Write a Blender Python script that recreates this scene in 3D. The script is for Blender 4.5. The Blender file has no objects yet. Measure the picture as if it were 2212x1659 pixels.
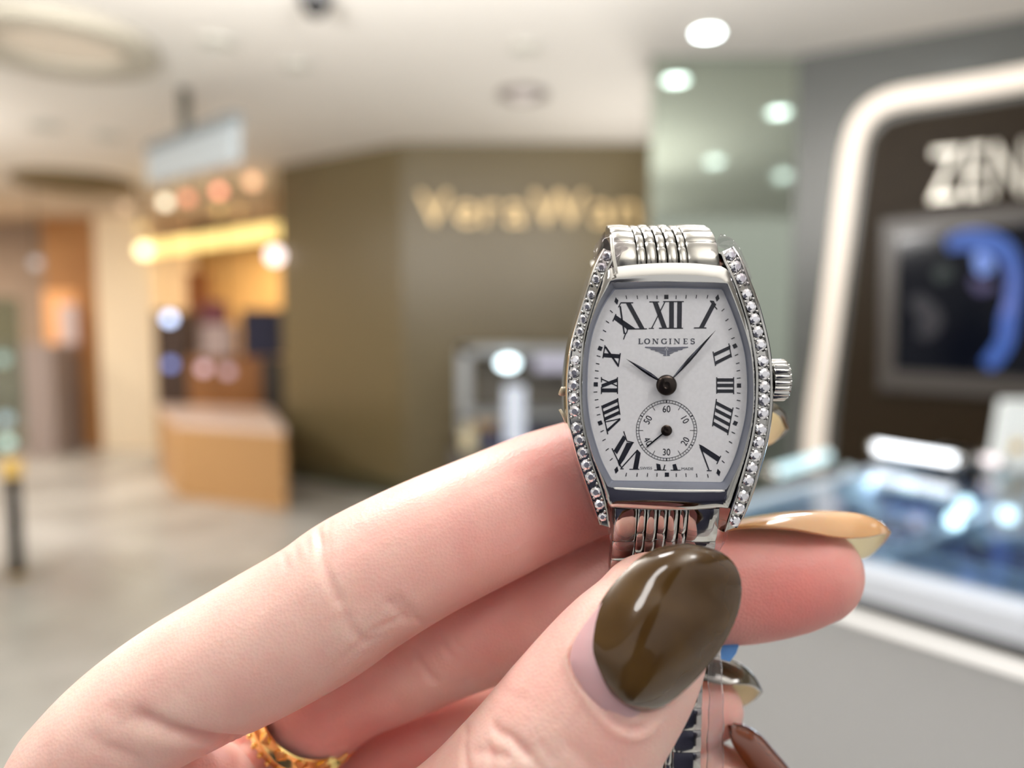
import bpy, bmesh, math, random
import numpy as np
from mathutils import Vector, Matrix
from mathutils.bvhtree import BVHTree

random.seed(7)
SC = bpy.context.scene
COL = SC.collection

# ------------------------------------------------------------------ camera
FPX = 26.0 / 36.0 * 2212.0            # focal length in pixels of the 2212 wide frame
CAM_LOC = Vector((0.0, 0.0, 1.45))
PITCH = math.radians(-4.66)
cam_data = bpy.data.cameras.new('camera')
cam_data.lens = 26.0
cam_data.sensor_width = 36.0
cam_data.sensor_fit = 'HORIZONTAL'
cam_data.clip_start = 0.005
cam_data.clip_end = 60.0
cam_data.dof.use_dof = True
cam_data.dof.focus_distance = 0.0885
cam_data.dof.aperture_fstop = 9.2
cam = bpy.data.objects.new('camera', cam_data)
COL.objects.link(cam)
cam.location = CAM_LOC
cam.rotation_euler = (math.radians(90) + PITCH, 0, 0)
SC.camera = cam
RM = Matrix.Rotation(math.radians(90) + PITCH, 3, 'X')

# ------------------------------------------------------------------ view and world
SC.view_settings.view_transform = 'Standard'
SC.view_settings.look = 'None'
SC.view_settings.exposure = 0.0
SC.view_settings.gamma = 1.0
SC.view_settings.use_curve_mapping = False
SC.cycles.use_denoising = True
SC.cycles.max_bounces = 8
SC.cycles.transparent_max_bounces = 16
SC.cycles.caustics_reflective = False
SC.cycles.caustics_refractive = False
SC.cycles.sample_clamp_indirect = 4.0

def lin(c):
    out = []
    for v in c[:3]:
        v = v / 255.0
        out.append(v / 12.92 if v <= 0.04045 else ((v + 0.055) / 1.055) ** 2.4)
    return (out[0], out[1], out[2], 1.0)

world = bpy.data.worlds.new('shopping_hall_light')
SC.world = world
world.use_nodes = True
wn = world.node_tree.nodes
wl = world.node_tree.links
wn.clear()
wo = wn.new('ShaderNodeOutputWorld')
wb = wn.new('ShaderNodeBackground')
wt = wn.new('ShaderNodeTexCoord')
wx = wn.new('ShaderNodeSeparateXYZ')
wr = wn.new('ShaderNodeValToRGB')
wr.color_ramp.elements[0].position = 0.30
wr.color_ramp.elements[0].color = (0.25, 0.24, 0.23, 1)
wr.color_ramp.elements[1].position = 0.62
wr.color_ramp.elements[1].color = (1.0, 0.97, 0.93, 1)
wm = wn.new('ShaderNodeMath'); wm.operation = 'MULTIPLY_ADD'
wm.inputs[1].default_value = 0.5; wm.inputs[2].default_value = 0.5
wl.new(wt.outputs['Generated'], wx.inputs[0])
wl.new(wx.outputs['Z'], wm.inputs[0])
wl.new(wm.outputs[0], wr.inputs[0])
wl.new(wr.outputs[0], wb.inputs[0])
wb.inputs[1].default_value = 0.85
wl.new(wb.outputs[0], wo.inputs[0])

# ------------------------------------------------------------------ lights of the hall
def area_light(name, loc, size, power, color=(1, 1, 1), rot=(0, 0, 0), size_y=None, shape='DISK', spread=180):
    d = bpy.data.lights.new(name, 'AREA')
    d.shape = shape
    d.size = size
    if size_y: d.size_y = size_y
    d.energy = power
    d.color = color
    d.spread = math.radians(spread)
    o = bpy.data.objects.new(name, d)
    o.location = loc
    o.rotation_euler = rot
    COL.objects.link(o)
    return o
# rows of luminous ceiling panels above and behind the customer
for i, (lx, ly, pw) in enumerate([(-0.9, -0.9, 10), (0.9, -0.7, 10), (-0.5, 0.7, 23), (0.5, 1.0, 11)]):
    area_light('ceiling_panel_light', (lx, ly, 2.86), 0.5, pw, (1.0, 0.975, 0.95), shape='DISK')
area_light('aisle_fill', (-4.7, 5.0, 2.5), 0.8, 80, (1.0, 0.95, 0.88))  # unseen lamp added left of the view to brighten the aisle
area_light('store_light', (-6.9, 7.5, 2.5), 0.9, 60, (1.0, 0.88, 0.72))
area_light('store_light', (-2.75, 9.0, 2.5), 0.5, 45, (1.0, 0.76, 0.48))
# upward lights added to brighten the ceiling, above the top edge of the view
for lx, ly, pw, ang in [(-1.3, 1.5, 125, 22), (0.4, 1.4, 110, 22), (-4.9, 4.6, 70, 0), (0.6, -0.8, 60, 0)]:
    area_light('ceiling_fill', (lx, ly, 2.25), 0.6, pw, (1.0, 0.975, 0.94), rot=(math.radians(180-ang), 0, 0))
area_light('hidden_ceiling_fill', (1.05, 5.35, 1.36), 0.4, 20, (1.0, 0.95, 0.88), rot=(math.radians(180+22), 0, 0))  # added to brighten the far ceiling, hidden behind the watch
area_light('case_light', (1.25, 2.35, 0.935), 0.5, 3.0, (0.9, 0.96, 1.0), rot=(math.radians(-75), 0, math.radians(-40)), size_y=.03, shape='RECTANGLE')
area_light('counter_light', (.9, 1.9, 2.86), 0.3, 14, (0.93, 0.97, 1.0))

# ------------------------------------------------------------------ coordinate helpers
def cam_to_world(x, y, z):
    """camera space metres (x right, y up, z away) -> world"""
    return CAM_LOC + RM @ Vector((x, y, -z))
def P(px, py, zmm):
    z = zmm / 1000.0
    return cam_to_world((px - 1106.0) / FPX * z, (829.5 - py) / FPX * z, z)
ZREF = 86.0
def Q(px, py, h=0.0):
    """px,py measured on the watch front plane, h millimetres towards the viewer"""
    z = (ZREF - max(h, -1.3)) / 1000.0
    return cam_to_world((px - 1106.0) / FPX * z, (829.5 - py) / FPX * z, (ZREF - h) / 1000.0)
MMPX = ZREF / FPX                      # millimetres per pixel on that plane
def ray(px, py):
    d = RM @ Vector(((px - 1106.0) / FPX, (829.5 - py) / FPX, -1.0))
    return d
def G(px, py, Y):
    """point seen at that bearing, Y metres down the hall"""
    d = ray(px, py)
    return CAM_LOC + d * (Y / d.y)
def GZ(px, py, z):
    d = ray(px, py)
    return CAM_LOC + d * ((z - CAM_LOC.z) / d.z)
VIEW_R = RM @ Vector((1, 0, 0)); VIEW_U = RM @ Vector((0, 1, 0)); VIEW_B = RM @ Vector((0, 0, 1))

# ------------------------------------------------------------------ object helpers
ORG = {}
def thing(name, label, cat, loc, group=None):
    o = bpy.data.objects.new(name, None)
    o.empty_display_size = 0.01
    COL.objects.link(o)
    o.location = loc
    ORG[o.name] = Vector(loc)
    o['label'] = label; o['category'] = cat
    if group: o['group'] = group
    return o
def mesh(name, verts, faces, mat, parent=None, smooth=True, label=None, cat=None, group=None, kind=None, origin=None, sharp=None):
    me = bpy.data.meshes.new(name)
    if parent is not None:
        org = ORG[parent.name]
    elif origin is not None:
        org = Vector(origin)
    else:
        org = Vector((0, 0, 0))
    vs = [tuple(Vector(v) - org) for v in verts]
    me.from_pydata(vs, [], [tuple(f) for f in faces])
    me.update()
    bm = bmesh.new(); bm.from_mesh(me)
    bmesh.ops.recalc_face_normals(bm, faces=bm.faces)
    bm.to_mesh(me); bm.free()
    if smooth:
        me.polygons.foreach_set('use_smooth', [True] * len(me.polygons))
        if sharp is not None:
            me.set_sharp_from_angle(angle=math.radians(sharp))
    if mat is not None: me.materials.append(mat)
    o = bpy.data.objects.new(name, me)
    COL.objects.link(o)
    if parent is not None:
        o.parent = parent
        ORG[o.name] = org
    else:
        o.location = org
        ORG[o.name] = org
    if label: o['label'] = label
    if cat: o['category'] = cat
    if group: o['group'] = group
    if kind: o['kind'] = kind
    return o
def bevel(o, w, seg=2, angle=40):
    m = o.modifiers.new('bevel', 'BEVEL')
    m.width = w; m.segments = seg; m.limit_method = 'ANGLE'; m.angle_limit = math.radians(angle)
    return o
def copy_tree(o, parent=None):
    c = o.copy(); COL.objects.link(c)
    ORG[c.name] = ORG.get(o.name, Vector((0, 0, 0)))
    if parent is not None: c.parent = parent
    for ch in list(o.children): copy_tree(ch, c)
    return c

class MB:
    def __init__(s): s.v = []; s.f = []
    def add(s, vs, fs):
        n = len(s.v); s.v += [Vector(v) for v in vs]; s.f += [tuple(i + n for i in f) for f in fs]; return s
    def box(s, lo, hi):
        x0, y0, z0 = lo; x1, y1, z1 = hi
        return s.hexa([(x0,y0,z0),(x1,y0,z0),(x1,y1,z0),(x0,y1,z0),(x0,y0,z1),(x1,y0,z1),(x1,y1,z1),(x0,y1,z1)])
    def hexa(s, p):
        return s.add(p, [(0,3,2,1),(4,5,6,7),(0,1,5,4),(1,2,6,5),(2,3,7,6),(3,0,4,7)])
    def prism(s, bottom, top):
        n = len(bottom)
        fs = [tuple(range(n))[::-1], tuple(range(n, 2*n))]
        for i in range(n):
            j = (i+1) % n
            fs.append((i, j, n+j, n+i))
        return s.add(list(bottom) + list(top), fs)
    def tube(s, pts, r, seg=10, closed=False):
        pts = [Vector(p) for p in pts]; n = len(pts)
        rr = r if isinstance(r, (list, tuple)) else [r]*n
        vs = []; up = None
        for i, p in enumerate(pts):
            if closed: t = pts[(i+1) % n] - pts[i-1]
            else: t = pts[min(i+1, n-1)] - pts[max(i-1, 0)]
            t.normalize()
            if up is None:
                up = Vector((0,0,1)) if abs(t.z) < .9 else Vector((1,0,0))
            a = t.cross(up).normalized(); b = a.cross(t).normalized(); up = b
            for k in range(seg):
                th = 2*math.pi*k/seg
                vs.append(p + (a*math.cos(th) + b*math.sin(th))*rr[i])
        fs = []
        m = n if closed else n-1
        for i in range(m):
            j = (i+1) % n
            for k in range(seg):
                l = (k+1) % seg
                fs.append((i*seg+k, i*seg+l, j*seg+l, j*seg+k))
        if not closed:
            fs.append(tuple(range(seg))[::-1]); fs.append(tuple((n-1)*seg+k for k in range(seg)))
        return s.add(vs, fs)
    def loft(s, loops, closed=True, caps=(False, False)):
        n = len(loops[0]); vs = [v for l in loops for v in l]; fs = []
        for i in range(len(loops)-1):
            for k in range(n if closed else n-1):
                l = (k+1) % n
                fs.append((i*n+k, i*n+l, (i+1)*n+l, (i+1)*n+k))
        if caps[0]: fs.append(tuple(range(n))[::-1])
        if caps[1]: fs.append(tuple((len(loops)-1)*n+k for k in range(n)))
        return s.add(vs, fs)
    def sphere(s, c, r, nu=12, nv=8, ax=None):
        c = Vector(c)
        ex, ey, ez = ax if ax else (Vector((1,0,0)), Vector((0,1,0)), Vector((0,0,1)))
        rx, ry, rz = r if isinstance(r, (list, tuple)) else (r, r, r)
        vs = [c + ez*rz]
        for j in range(1, nv):
            ph = math.pi*j/nv
            for i in range(nu):
                th = 2*math.pi*i/nu
                vs.append(c + ex*(rx*math.sin(ph)*math.cos(th)) + ey*(ry*math.sin(ph)*math.sin(th)) + ez*(rz*math.cos(ph)))
        vs.append(c - ez*rz)
        fs = [(0, 1+i, 1+(i+1) % nu) for i in range(nu)]
        for j in range(nv-2):
            for i in range(nu):
                a = 1+j*nu+i; b = 1+j*nu+(i+1) % nu
                fs.append((a, a+nu, b+nu, b))
        L = len(vs)-1
        fs += [(L, 1+(nv-2)*nu+(i+1) % nu, 1+(nv-2)*nu+i) for i in range(nu)]
        return s.add(vs, fs)
    def disc(s, c, r, h, seg=40, ax=None):
        """upright cylinder, c at its top or bottom"""
        c = Vector(c)
        ex, ey, ez = ax if ax else (Vector((1,0,0)), Vector((0,1,0)), Vector((0,0,1)))
        a = [c + (ex*math.cos(2*math.pi*i/seg) + ey*math.sin(2*math.pi*i/seg))*r for i in range(seg)]
        return s.prism(a, [p + ez*h for p in a])
    def out(s, name, mat, parent=None, **k):
        return mesh(name, s.v, s.f, mat, parent, **k)

def crom(pts, per=8, closed=False):
    pts = [np.array(p, float) for p in pts]; n = len(pts); out = []
    rng = range(n if closed else n-1)
    for i in rng:
        if closed: p0, p1, p2, p3 = pts[i-1], pts[i], pts[(i+1) % n], pts[(i+2) % n]
        else:
            p0 = pts[i-1] if i > 0 else 2*pts[0]-pts[1]
            p1 = pts[i]; p2 = pts[i+1]
            p3 = pts[i+2] if i+2 < n else 2*pts[-1]-pts[-2]
        for k in range(per):
            t = k/per
            out.append(0.5*((2*p1) + (-p0+p2)*t + (2*p0-5*p1+4*p2-p3)*t*t + (-p0+3*p1-3*p2+p3)*t**3))
    if not closed: out.append(pts[-1])
    return out
def resample(pts, n):
    pts = [np.array(p, float) for p in pts]
    d = [0.0]
    for a, b in zip(pts[:-1], pts[1:]): d.append(d[-1] + float(np.linalg.norm(b-a)))
    out = []; j = 0
    for i in range(n):
        s = d[-1]*i/(n-1)
        while j < len(d)-2 and d[j+1] < s: j += 1
        seg = d[j+1]-d[j]
        t = 0 if seg == 0 else (s-d[j])/seg
        out.append(pts[j]*(1-t)+pts[j+1]*t)
    return out

# ------------------------------------------------------------------ materials
def mat(name, color, rough=0.5, metal=0.0, emit=None, es=0.0, coat=0.0, bump=None, noise=None, trans=0.0, ior=1.5, spec=None, sss=None, alpha=None):
    m = bpy.data.materials.new(name); m.use_nodes = True
    nt = m.node_tree; b = nt.nodes['Principled BSDF']
    b.inputs['Base Color'].default_value = lin(color)
    b.inputs['Roughness'].default_value = rough
    b.inputs['Metallic'].default_value = metal
    b.inputs['IOR'].default_value = ior
    b.inputs['Coat Weight'].default_value = coat
    b.inputs['Coat Roughness'].default_value = 0.04
    b.inputs['Transmission Weight'].default_value = trans
    if spec is not None: b.inputs['Specular IOR Level'].default_value = spec
    if alpha is not None: b.inputs['Alpha'].default_value = alpha
    if emit: b.inputs['Emission Color'].default_value = lin(emit); b.inputs['Emission Strength'].default_value = es
    if sss:
        b.inputs['Subsurface Weight'].default_value = sss[0]
        b.inputs['Subsurface Radius'].default_value = sss[1]
        b.inputs['Subsurface Scale'].default_value = sss[2]
    tc = None
    if noise or bump:
        tc = nt.nodes.new('ShaderNodeTexCoord')
    if noise:                      # (scale, second colour, detail, low, high)
        n = nt.nodes.new('ShaderNodeTexNoise'); n.inputs['Scale'].default_value = noise[0]; n.inputs['Detail'].default_value = noise[2]
        r = nt.nodes.new('ShaderNodeValToRGB')
        r.color_ramp.elements[0].position = noise[3]; r.color_ramp.elements[1].position = noise[4]
        r.color_ramp.elements[0].color = lin(color); r.color_ramp.elements[1].color = lin(noise[1])
        nt.links.new(tc.outputs['Object'], n.inputs['Vector']); nt.links.new(n.outputs['Fac'], r.inputs[0]); nt.links.new(r.outputs[0], b.inputs['Base Color'])
    if bump:                       # (scale, strength, distance)
        n = nt.nodes.new('ShaderNodeTexNoise'); n.inputs['Scale'].default_value = bump[0]; n.inputs['Detail'].default_value = 4
        u = nt.nodes.new('ShaderNodeBump'); u.inputs['Strength'].default_value = bump[1]; u.inputs['Distance'].default_value = bump[2]
        nt.links.new(tc.outputs['Object'], n.inputs['Vector']); nt.links.new(n.outputs['Fac'], u.inputs['Height']); nt.links.new(u.outputs[0], b.inputs['Normal'])
    return m
def thin_glass(name, tint=(255, 255, 255), refl=0.06, rough=0.02, blend=0.25):
    m = bpy.data.materials.new(name); m.use_nodes = True
    nt = m.node_tree; nt.nodes.clear()
    o = nt.nodes.new('ShaderNodeOutputMaterial'); mx = nt.nodes.new('ShaderNodeMixShader')
    t = nt.nodes.new('ShaderNodeBsdfTransparent'); g = nt.nodes.new('ShaderNodeBsdfGlossy'); lw = nt.nodes.new('ShaderNodeLayerWeight')
    ad = nt.nodes.new('ShaderNodeMath'); ad.operation = 'MULTIPLY_ADD'
    ad.inputs[1].default_value = 0.6; ad.inputs[2].default_value = refl
    pw = nt.nodes.new('ShaderNodeMath'); pw.operation = 'POWER'; pw.inputs[1].default_value = 4.0
    lw.inputs['Blend'].default_value = .5
    t.inputs[0].default_value = lin(tint); g.inputs['Roughness'].default_value = rough
    nt.links.new(lw.outputs['Facing'], pw.inputs[0]); nt.links.new(pw.outputs[0], ad.inputs[0]); ad.use_clamp = True
    nt.links.new(ad.outputs[0], mx.inputs[0]); nt.links.new(t.outputs[0], mx.inputs[1]); nt.links.new(g.outputs[0], mx.inputs[2]); nt.links.new(mx.outputs[0], o.inputs[0])
    return m
def text_mesh(txt, size=1.0, extrude=0.0, spacing=1.0):
    c = bpy.data.curves.new('lettering', 'FONT'); c.body = txt; c.size = size; c.extrude = extrude
    c.align_x = 'CENTER'; c.align_y = 'CENTER'; c.space_character = spacing; c.resolution_u = 4
    o = bpy.data.objects.new('lettering', c); COL.objects.link(o)
    dg = bpy.context.evaluated_depsgraph_get(); dg.update()
    me = bpy.data.meshes.new_from_object(o.evaluated_get(dg))
    vs = [v.co.copy() for v in me.vertices]; fs = [tuple(p.vertices) for p in me.polygons]
    bpy.data.objects.remove(o); bpy.data.curves.remove(c); bpy.data.meshes.remove(me)
    return vs, fs
HAND_VOXEL = 0.00042
SMOOTH_IT = 8
# ================================================================== HALL
CEIL = 2.9
M_FLOOR = mat('polished_stone_floor', (166, 164, 158), rough=.24, noise=(1.3, (206, 205, 202), 5, .36, .64), spec=.5)
M_CEIL = mat('painted_ceiling', (228, 224, 218), rough=.9)
M_BROWN = mat('olive_bronze_wall', (104, 92, 64), rough=.38)
M_GREYW = mat('grey_lacquered_wall', (84, 86, 84), rough=.30)
M_MIRROR = mat('pale_mirror_glass', (178, 188, 176), rough=.06, metal=.9)
M_CREAMW = mat('cream_plaster', (236, 206, 164), rough=.7)
M_WOOD = mat('warm_wood', (158, 108, 62), rough=.5, noise=(2.5, (178, 128, 78), 3, .3, .7))
M_DARKBROWN = mat('dark_brown_panel', (38, 29, 17), rough=.5, spec=.12)
M_FRAMEGREY = mat('taupe_bezel', (64, 59, 55), rough=.4)
M_BLACK = mat('black_gloss', (12, 12, 14), rough=.2)
M_WHITE = mat('white_lacquer', (214, 216, 218), rough=.35)
M_GREYBASE = mat('light_grey_lacquer', (162, 163, 164), rough=.35)
M_NAVY = mat('navy_velvet', (44, 60, 104), rough=.8)
M_SILVER = mat('brushed_silver', (215, 212, 205), rough=.25, metal=1)
def emis(name, col, s): return mat(name, (10, 10, 10) if s > 0 else col, rough=.6, emit=col, es=s)
def struct(name, mb, m, **k):
    o = mb.out(name, m, None, smooth=False, **k); o['kind'] = 'structure'; return o

struct('floor', MB().box((-9, -2, -.05), (5, 16, 0)), M_FLOOR)
struct('ceiling', MB().box((-9, -2, CEIL), (5, 16, CEIL+.05)), M_CEIL)
def wall(name, pts, m, z0=0, z1=CEIL):
    b = MB(); b.prism([Vector((x, y, z0)) for x, y in pts], [Vector((x, y, z1)) for x, y in pts]); return struct(name, b, m)
# central olive shop block
wall('wall_center', [(-.90, 6.1), (1.30, 6.1), (1.30, 9), (-2.17, 9), (-2.17, 7.0)], M_BROWN)
b = MB(); b.prism([Vector((x, y, 0)) for x, y in [(-.90, 6.07), (1.30, 6.07), (1.30, 6.1), (-.90, 6.1), (-2.17, 7.0), (-2.2, 6.985)]], [Vector((x, y, .12)) for x, y in [(-.90, 6.07), (1.30, 6.07), (1.30, 6.1), (-.90, 6.1), (-2.17, 7.0), (-2.2, 6.985)]])
struct('baseboard_center', b, mat('dark_olive_plinth', (70, 70, 50), rough=.4))
# mirror column and the grey display wall on the right
wall('wall_mirror', [(.765, 4.155), (1.575, 4.155), (1.60, 4.4), (.80, 4.5)], M_MIRROR)
WA = Vector((1.56, 4.15, 0)); WD = Vector((.93, -.55, 0)).normalized()
WNR = Vector((-WD.y, WD.x, 0)) * -1
if WNR.y > 0: WNR = -WNR
def onwall(px, py, off=0.0):
    d = ray(px, py); o = WA + WNR*off
    t = (o - CAM_LOC).dot(WNR)/d.dot(WNR)
    return CAM_LOC + d*t
b_ = WA + WD*3.2
wall('wall_right', [(WA.x, WA.y), (b_.x, b_.y), (b_.x+.3, b_.y+.3), (WA.x+.1, WA.y+.3)], M_GREYW)
# back walls beyond the aisle and behind the visitor
wall('wall_back', [(-9, 12.2), (-2.17, 12.2), (-2.17, 12.4), (-9, 12.4)], M_CREAMW)
wall('wall_left', [(-8.2, 3), (-8.0, 3), (-8.0, 12.4), (-8.2, 12.4)], M_CREAMW)

# ---------------------------------------------------------------- lettering on the olive wall
def letters(txt, cen, ux, uz, un, height, depth, name_root, label, cat, m, group, spacing=1.0, squash=1.0):
    root = thing(name_root, label, cat, cen)
    w = []; meshes = []
    for ch in txt:
        vs, fs = text_mesh(ch, 1.0, 0.5)
        xs = [v.x for v in vs]; w.append((min(xs), max(xs))); meshes.append((vs, fs))
    tot = sum(b[1]-b[0] for b in w) + .12*spacing*(len(txt)-1)
    x = -tot/2; sc = height/.73
    for (vs, fs), (a, c), ch in zip(meshes, w, txt):
        pts = [cen + ux*((v.x - a + x)*sc*squash) + uz*(v.y*sc) + un*(v.z*depth + depth/2) for v in vs]
        mesh('letter', pts, fs, m, root, smooth=False)
        x += (c-a) + .12*spacing
    return root
cen = (G(985, 455, 6.07) + G(1355, 455, 6.07))/2
M_GOLDSIGN = mat('backlit_gold_letter', (214, 186, 138), rough=.35, metal=.3, emit=(236, 200, 140), es=.38)
letters('VeraWang', cen, Vector((1, 0, 0)), Vector((0, 0, 1)), Vector((0, -1, 0)), .27, .04, 'shop_sign', 'gold raised shop lettering glowing on the olive wall', 'sign', M_GOLDSIGN, None, squash=1.12)

# ---------------------------------------------------------------- lamps in the ceiling
M_LAMP = emis('lamp_cool_white', (236, 250, 250), 16)
M_TRIM = mat('white_trim', (205, 203, 196), rough=.5)
def downlight(x, y, r, label, m=M_LAMP, group='round ceiling downlights', name='ceiling_downlight'):
    t = thing(name, label, 'ceiling light', (x, y, CEIL), group)
    b = MB(); b.disc((x, y, CEIL-.012), r, .008, 28); b.out('diffuser', m, t, smooth=False)
    b = MB(); n = 28
    lp = lambda rr, z: [Vector((x+rr*math.cos(2*math.pi*i/n), y+rr*math.sin(2*math.pi*i/n), z)) for i in range(n)]
    b.loft([lp(r, CEIL-.014), lp(r*1.12, CEIL-.016), lp(r*1.16, CEIL), lp(r, CEIL), lp(r, CEIL-.014)]); b.out('trim_ring', M_TRIM, t, smooth=False)
    return t
downlight(.97, 3.80, .065, 'bright round downlight in front of the mirrored column')
downlight(1.82, 3.13, .065, 'bright downlight cut off by the top edge of the photo')
downlight(1.80, 1.60, .065, 'downlight mirrored faintly in the middle of the pale column')
downlight(2.64, .96, .065, 'downlight mirrored low at the right side of the pale column')
# recessed ring, dark vent, dome camera, speakers
def cring(c, R, r, zs, name, label, cat, m, m2):
    t = thing(name, label, cat, c)
    b = MB(); n = 48
    lp = lambda rr, z: [Vector((c[0]+rr*math.cos(2*math.pi*i/n), c[1]+rr*math.sin(2*math.pi*i/n), z)) for i in range(n)]
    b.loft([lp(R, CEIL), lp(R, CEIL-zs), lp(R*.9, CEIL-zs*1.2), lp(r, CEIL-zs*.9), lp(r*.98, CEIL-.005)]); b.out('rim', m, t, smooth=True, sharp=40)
    b = MB(); b.disc((c[0], c[1], CEIL-.02), r*.98, .012, 48); b.out('centre_plate', m2, t, smooth=False)
    return t
g = GZ(128, 85, CEIL)
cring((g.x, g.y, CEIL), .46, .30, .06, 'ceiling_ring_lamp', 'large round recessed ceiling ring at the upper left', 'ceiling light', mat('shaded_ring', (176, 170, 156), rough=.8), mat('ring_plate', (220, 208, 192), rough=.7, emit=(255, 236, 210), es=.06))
g = GZ(160, 388, CEIL)
t = thing('ceiling_vent', 'long dark oval vent in the ceiling above the warm shop', 'vent', (g.x, g.y, CEIL))
M_VENT = mat('vent_shade', (122, 106, 76), rough=.9)
b = MB(); b.disc((g.x, g.y, CEIL-.05), .55, .05, 48); b.out('plate', M_VENT, t, smooth=False)
b = MB()
for rr in (.2, .35, .5): b.tube([Vector((g.x+rr*math.cos(a*math.pi/18), g.y+rr*math.sin(a*math.pi/18), CEIL-.055)) for a in range(36)], .01, 6, closed=True)
b.out('louvre', M_VENT, t)
g = GZ(680, -12, CEIL)
t = thing('dome_camera', 'dark dome camera on the ceiling at the top edge', 'security camera', (g.x, g.y, CEIL))
b = MB(); b.sphere((g.x, g.y, CEIL-.03), (.06, .06, .07), 24, 14); b.out('dome', M_BLACK, t)
b = MB(); b.disc((g.x, g.y, CEIL-.03), .075, .03, 32); b.out('base', mat('camera_base', (120, 120, 122), rough=.5), t, smooth=False)
M_SPK = mat('speaker_grille', (186, 184, 174), rough=.8)
for px, py, r, lb in [(468, 88, .085, 'faint grey ceiling speaker between ring and dome camera'), (640, 140, .075, 'faint grey ceiling speaker right of the hanging sign'), (95, 270, .11, 'pale ceiling speaker below the large ring'), (1135, 100, .075, 'faint grey speaker above the round ceiling spotlight'), (232, 292, .1, 'barely visible ceiling speaker left of the hanging sign')]:
    g = GZ(px, py, CEIL)
    t = thing('ceiling_speaker', lb, 'speaker', (g.x, g.y, CEIL), 'small round ceiling speakers')
    b = MB(); b.disc((g.x, g.y, CEIL-.012), r, .012, 28); b.out('grille', M_SPK, t, smooth=False)
    b = MB(); b.tube([Vector((g.x+r*math.cos(a*math.pi/14), g.y+r*math.sin(a*math.pi/14), CEIL-.012)) for a in range(28)], .008, 6, closed=True); b.out('rim', M_TRIM, t)
g = GZ(1130, 200, CEIL)
t = thing('recessed_spotlight', 'grey recessed spotlight above the gold lettering', 'ceiling light', (g.x, g.y, CEIL))
b = MB(); n = 32
lp = lambda rr, z: [Vector((g.x+rr*math.cos(2*math.pi*i/n), g.y+rr*math.sin(2*math.pi*i/n), z)) for i in range(n)]
b.loft([lp(.15, CEIL), lp(.16, CEIL-.02), lp(.12, CEIL-.03), lp(.10, CEIL-.005)]); b.out('trim_ring', mat('spot_trim', (140, 132, 128), rough=.6), t, smooth=False)
b = MB(); b.sphere((g.x, g.y, CEIL), (.09, .09, .05), 20, 10); b.out('lens', mat('spot_lens', (226, 218, 216), rough=.4), t)

# ---------------------------------------------------------------- hanging sign
a0, a1 = G(333, 332, 5.0), G(522, 266, 4.3); c0, c1 = G(333, 400, 5.0), G(522, 352, 4.3)
t = thing('hanging_sign', 'pale blue-grey direction sign hanging from the ceiling on a dark post', 'sign', (a0+a1)/2)
dn = Vector((a1.y-a0.y, -(a1.x-a0.x), 0)).normalized()*.05
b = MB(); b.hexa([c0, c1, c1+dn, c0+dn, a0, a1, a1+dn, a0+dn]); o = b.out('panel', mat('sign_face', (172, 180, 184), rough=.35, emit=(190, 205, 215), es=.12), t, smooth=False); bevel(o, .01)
b = MB(); up = Vector((0, 0, .05)); b.hexa([a0-dn*.2, a1-dn*.2, a1+dn*1.2, a0+dn*1.2, a0-dn*.2+up, a1-dn*.2+up, a1+dn*1.2+up, a0+dn*1.2+up]); b.out('top_rail', mat('sign_rail', (122, 130, 134), rough=.5), t, smooth=False)
m_ = (a0*.6+a1*.4)
b = MB(); b.tube([m_, Vector((m_.x, m_.y, CEIL))], .035, 12); b.out('post', mat('sign_post', (82, 80, 70), rough=.5), t)
for u0, u1 in [(.10, .22), (.27, .42)]:
    q0 = c0*(1-u0)+c1*u0; q1 = c0*(1-u1)+c1*u1; r0 = a0*(1-u0)+a1*u0; r1 = a0*(1-u1)+a1*u1
    f = lambda lo, hi, k_: lo*(1-k_)+hi*k_
    dd = -dn.normalized()*.004 if dn.y > 0 else dn.normalized()*.004
    pts = [f(q0, r0, .3), f(q1, r1, .3), f(q1, r1, .72), f(q0, r0, .72)]
    b = MB(); off = dn.normalized()*(-.004); b.prism([p for p in pts], [p+off for p in pts]); b.out('pictogram', mat('pictogram', (148, 156, 158), rough=.5), t, smooth=False)

# ---------------------------------------------------------------- lit cabinet in front of the olive wall
Y = 5.2
def gz(py, Y): return G(1106, py, Y).z
def gx(px, Y): return G(px, 700, Y).x
M_CABW = mat('cabinet_frame', (176, 180, 184), rough=.35)
t = thing('display_cabinet', 'small lit showcase with white posts in front of the olive wall', 'showcase', (gx(1150, Y), Y+.2, 0))
x0, x1 = gx(988, Y), gx(1390, Y)
zt = gz(750, Y)
b = MB(); b.box((x0, Y, 0), (x1, Y+.5, gz(930, Y))); b.out('base', mat('cabinet_base', (62, 66, 92), rough=.4), t, smooth=False)
b = MB(); b.box((x0, Y, zt-.05), (x1, Y+.5, zt)); b.out('top', M_CABW, t, smooth=False)
b = MB(); b.box((x0, Y, gz(905, Y)), (x1, Y+.5, gz(905, Y)+.03)); b.out('shelf', M_CABW, t, smooth=False)
b = MB(); b.box((x0, Y, gz(930, Y)), (x0+.09, Y+.06, zt)); b.out('post', M_CABW, t, smooth=False)
b = MB(); b.box((gx(1090, Y), Y-.02, gz(960, Y)), (gx(1133, Y), Y+.05, gz(835, Y))); b.out('post', mat('lit_post', (222, 228, 240), rough=.4, emit=(214, 226, 245), es=.45), t, smooth=False)
b = MB(); b.box((x0+.1, Y+.45, gz(900, Y)), (x1, Y+.49, zt-.06)); b.out('back_panel', mat('cabinet_back', (104, 98, 88), rough=.6), t, smooth=False)
b = MB(); b.sphere((gx(1097, Y), Y-.03, gz(784, Y)), (.068, .03, .04), 20, 12); b.out('lamp', emis('cabinet_lamp', (226, 246, 252), 7), t)
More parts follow.
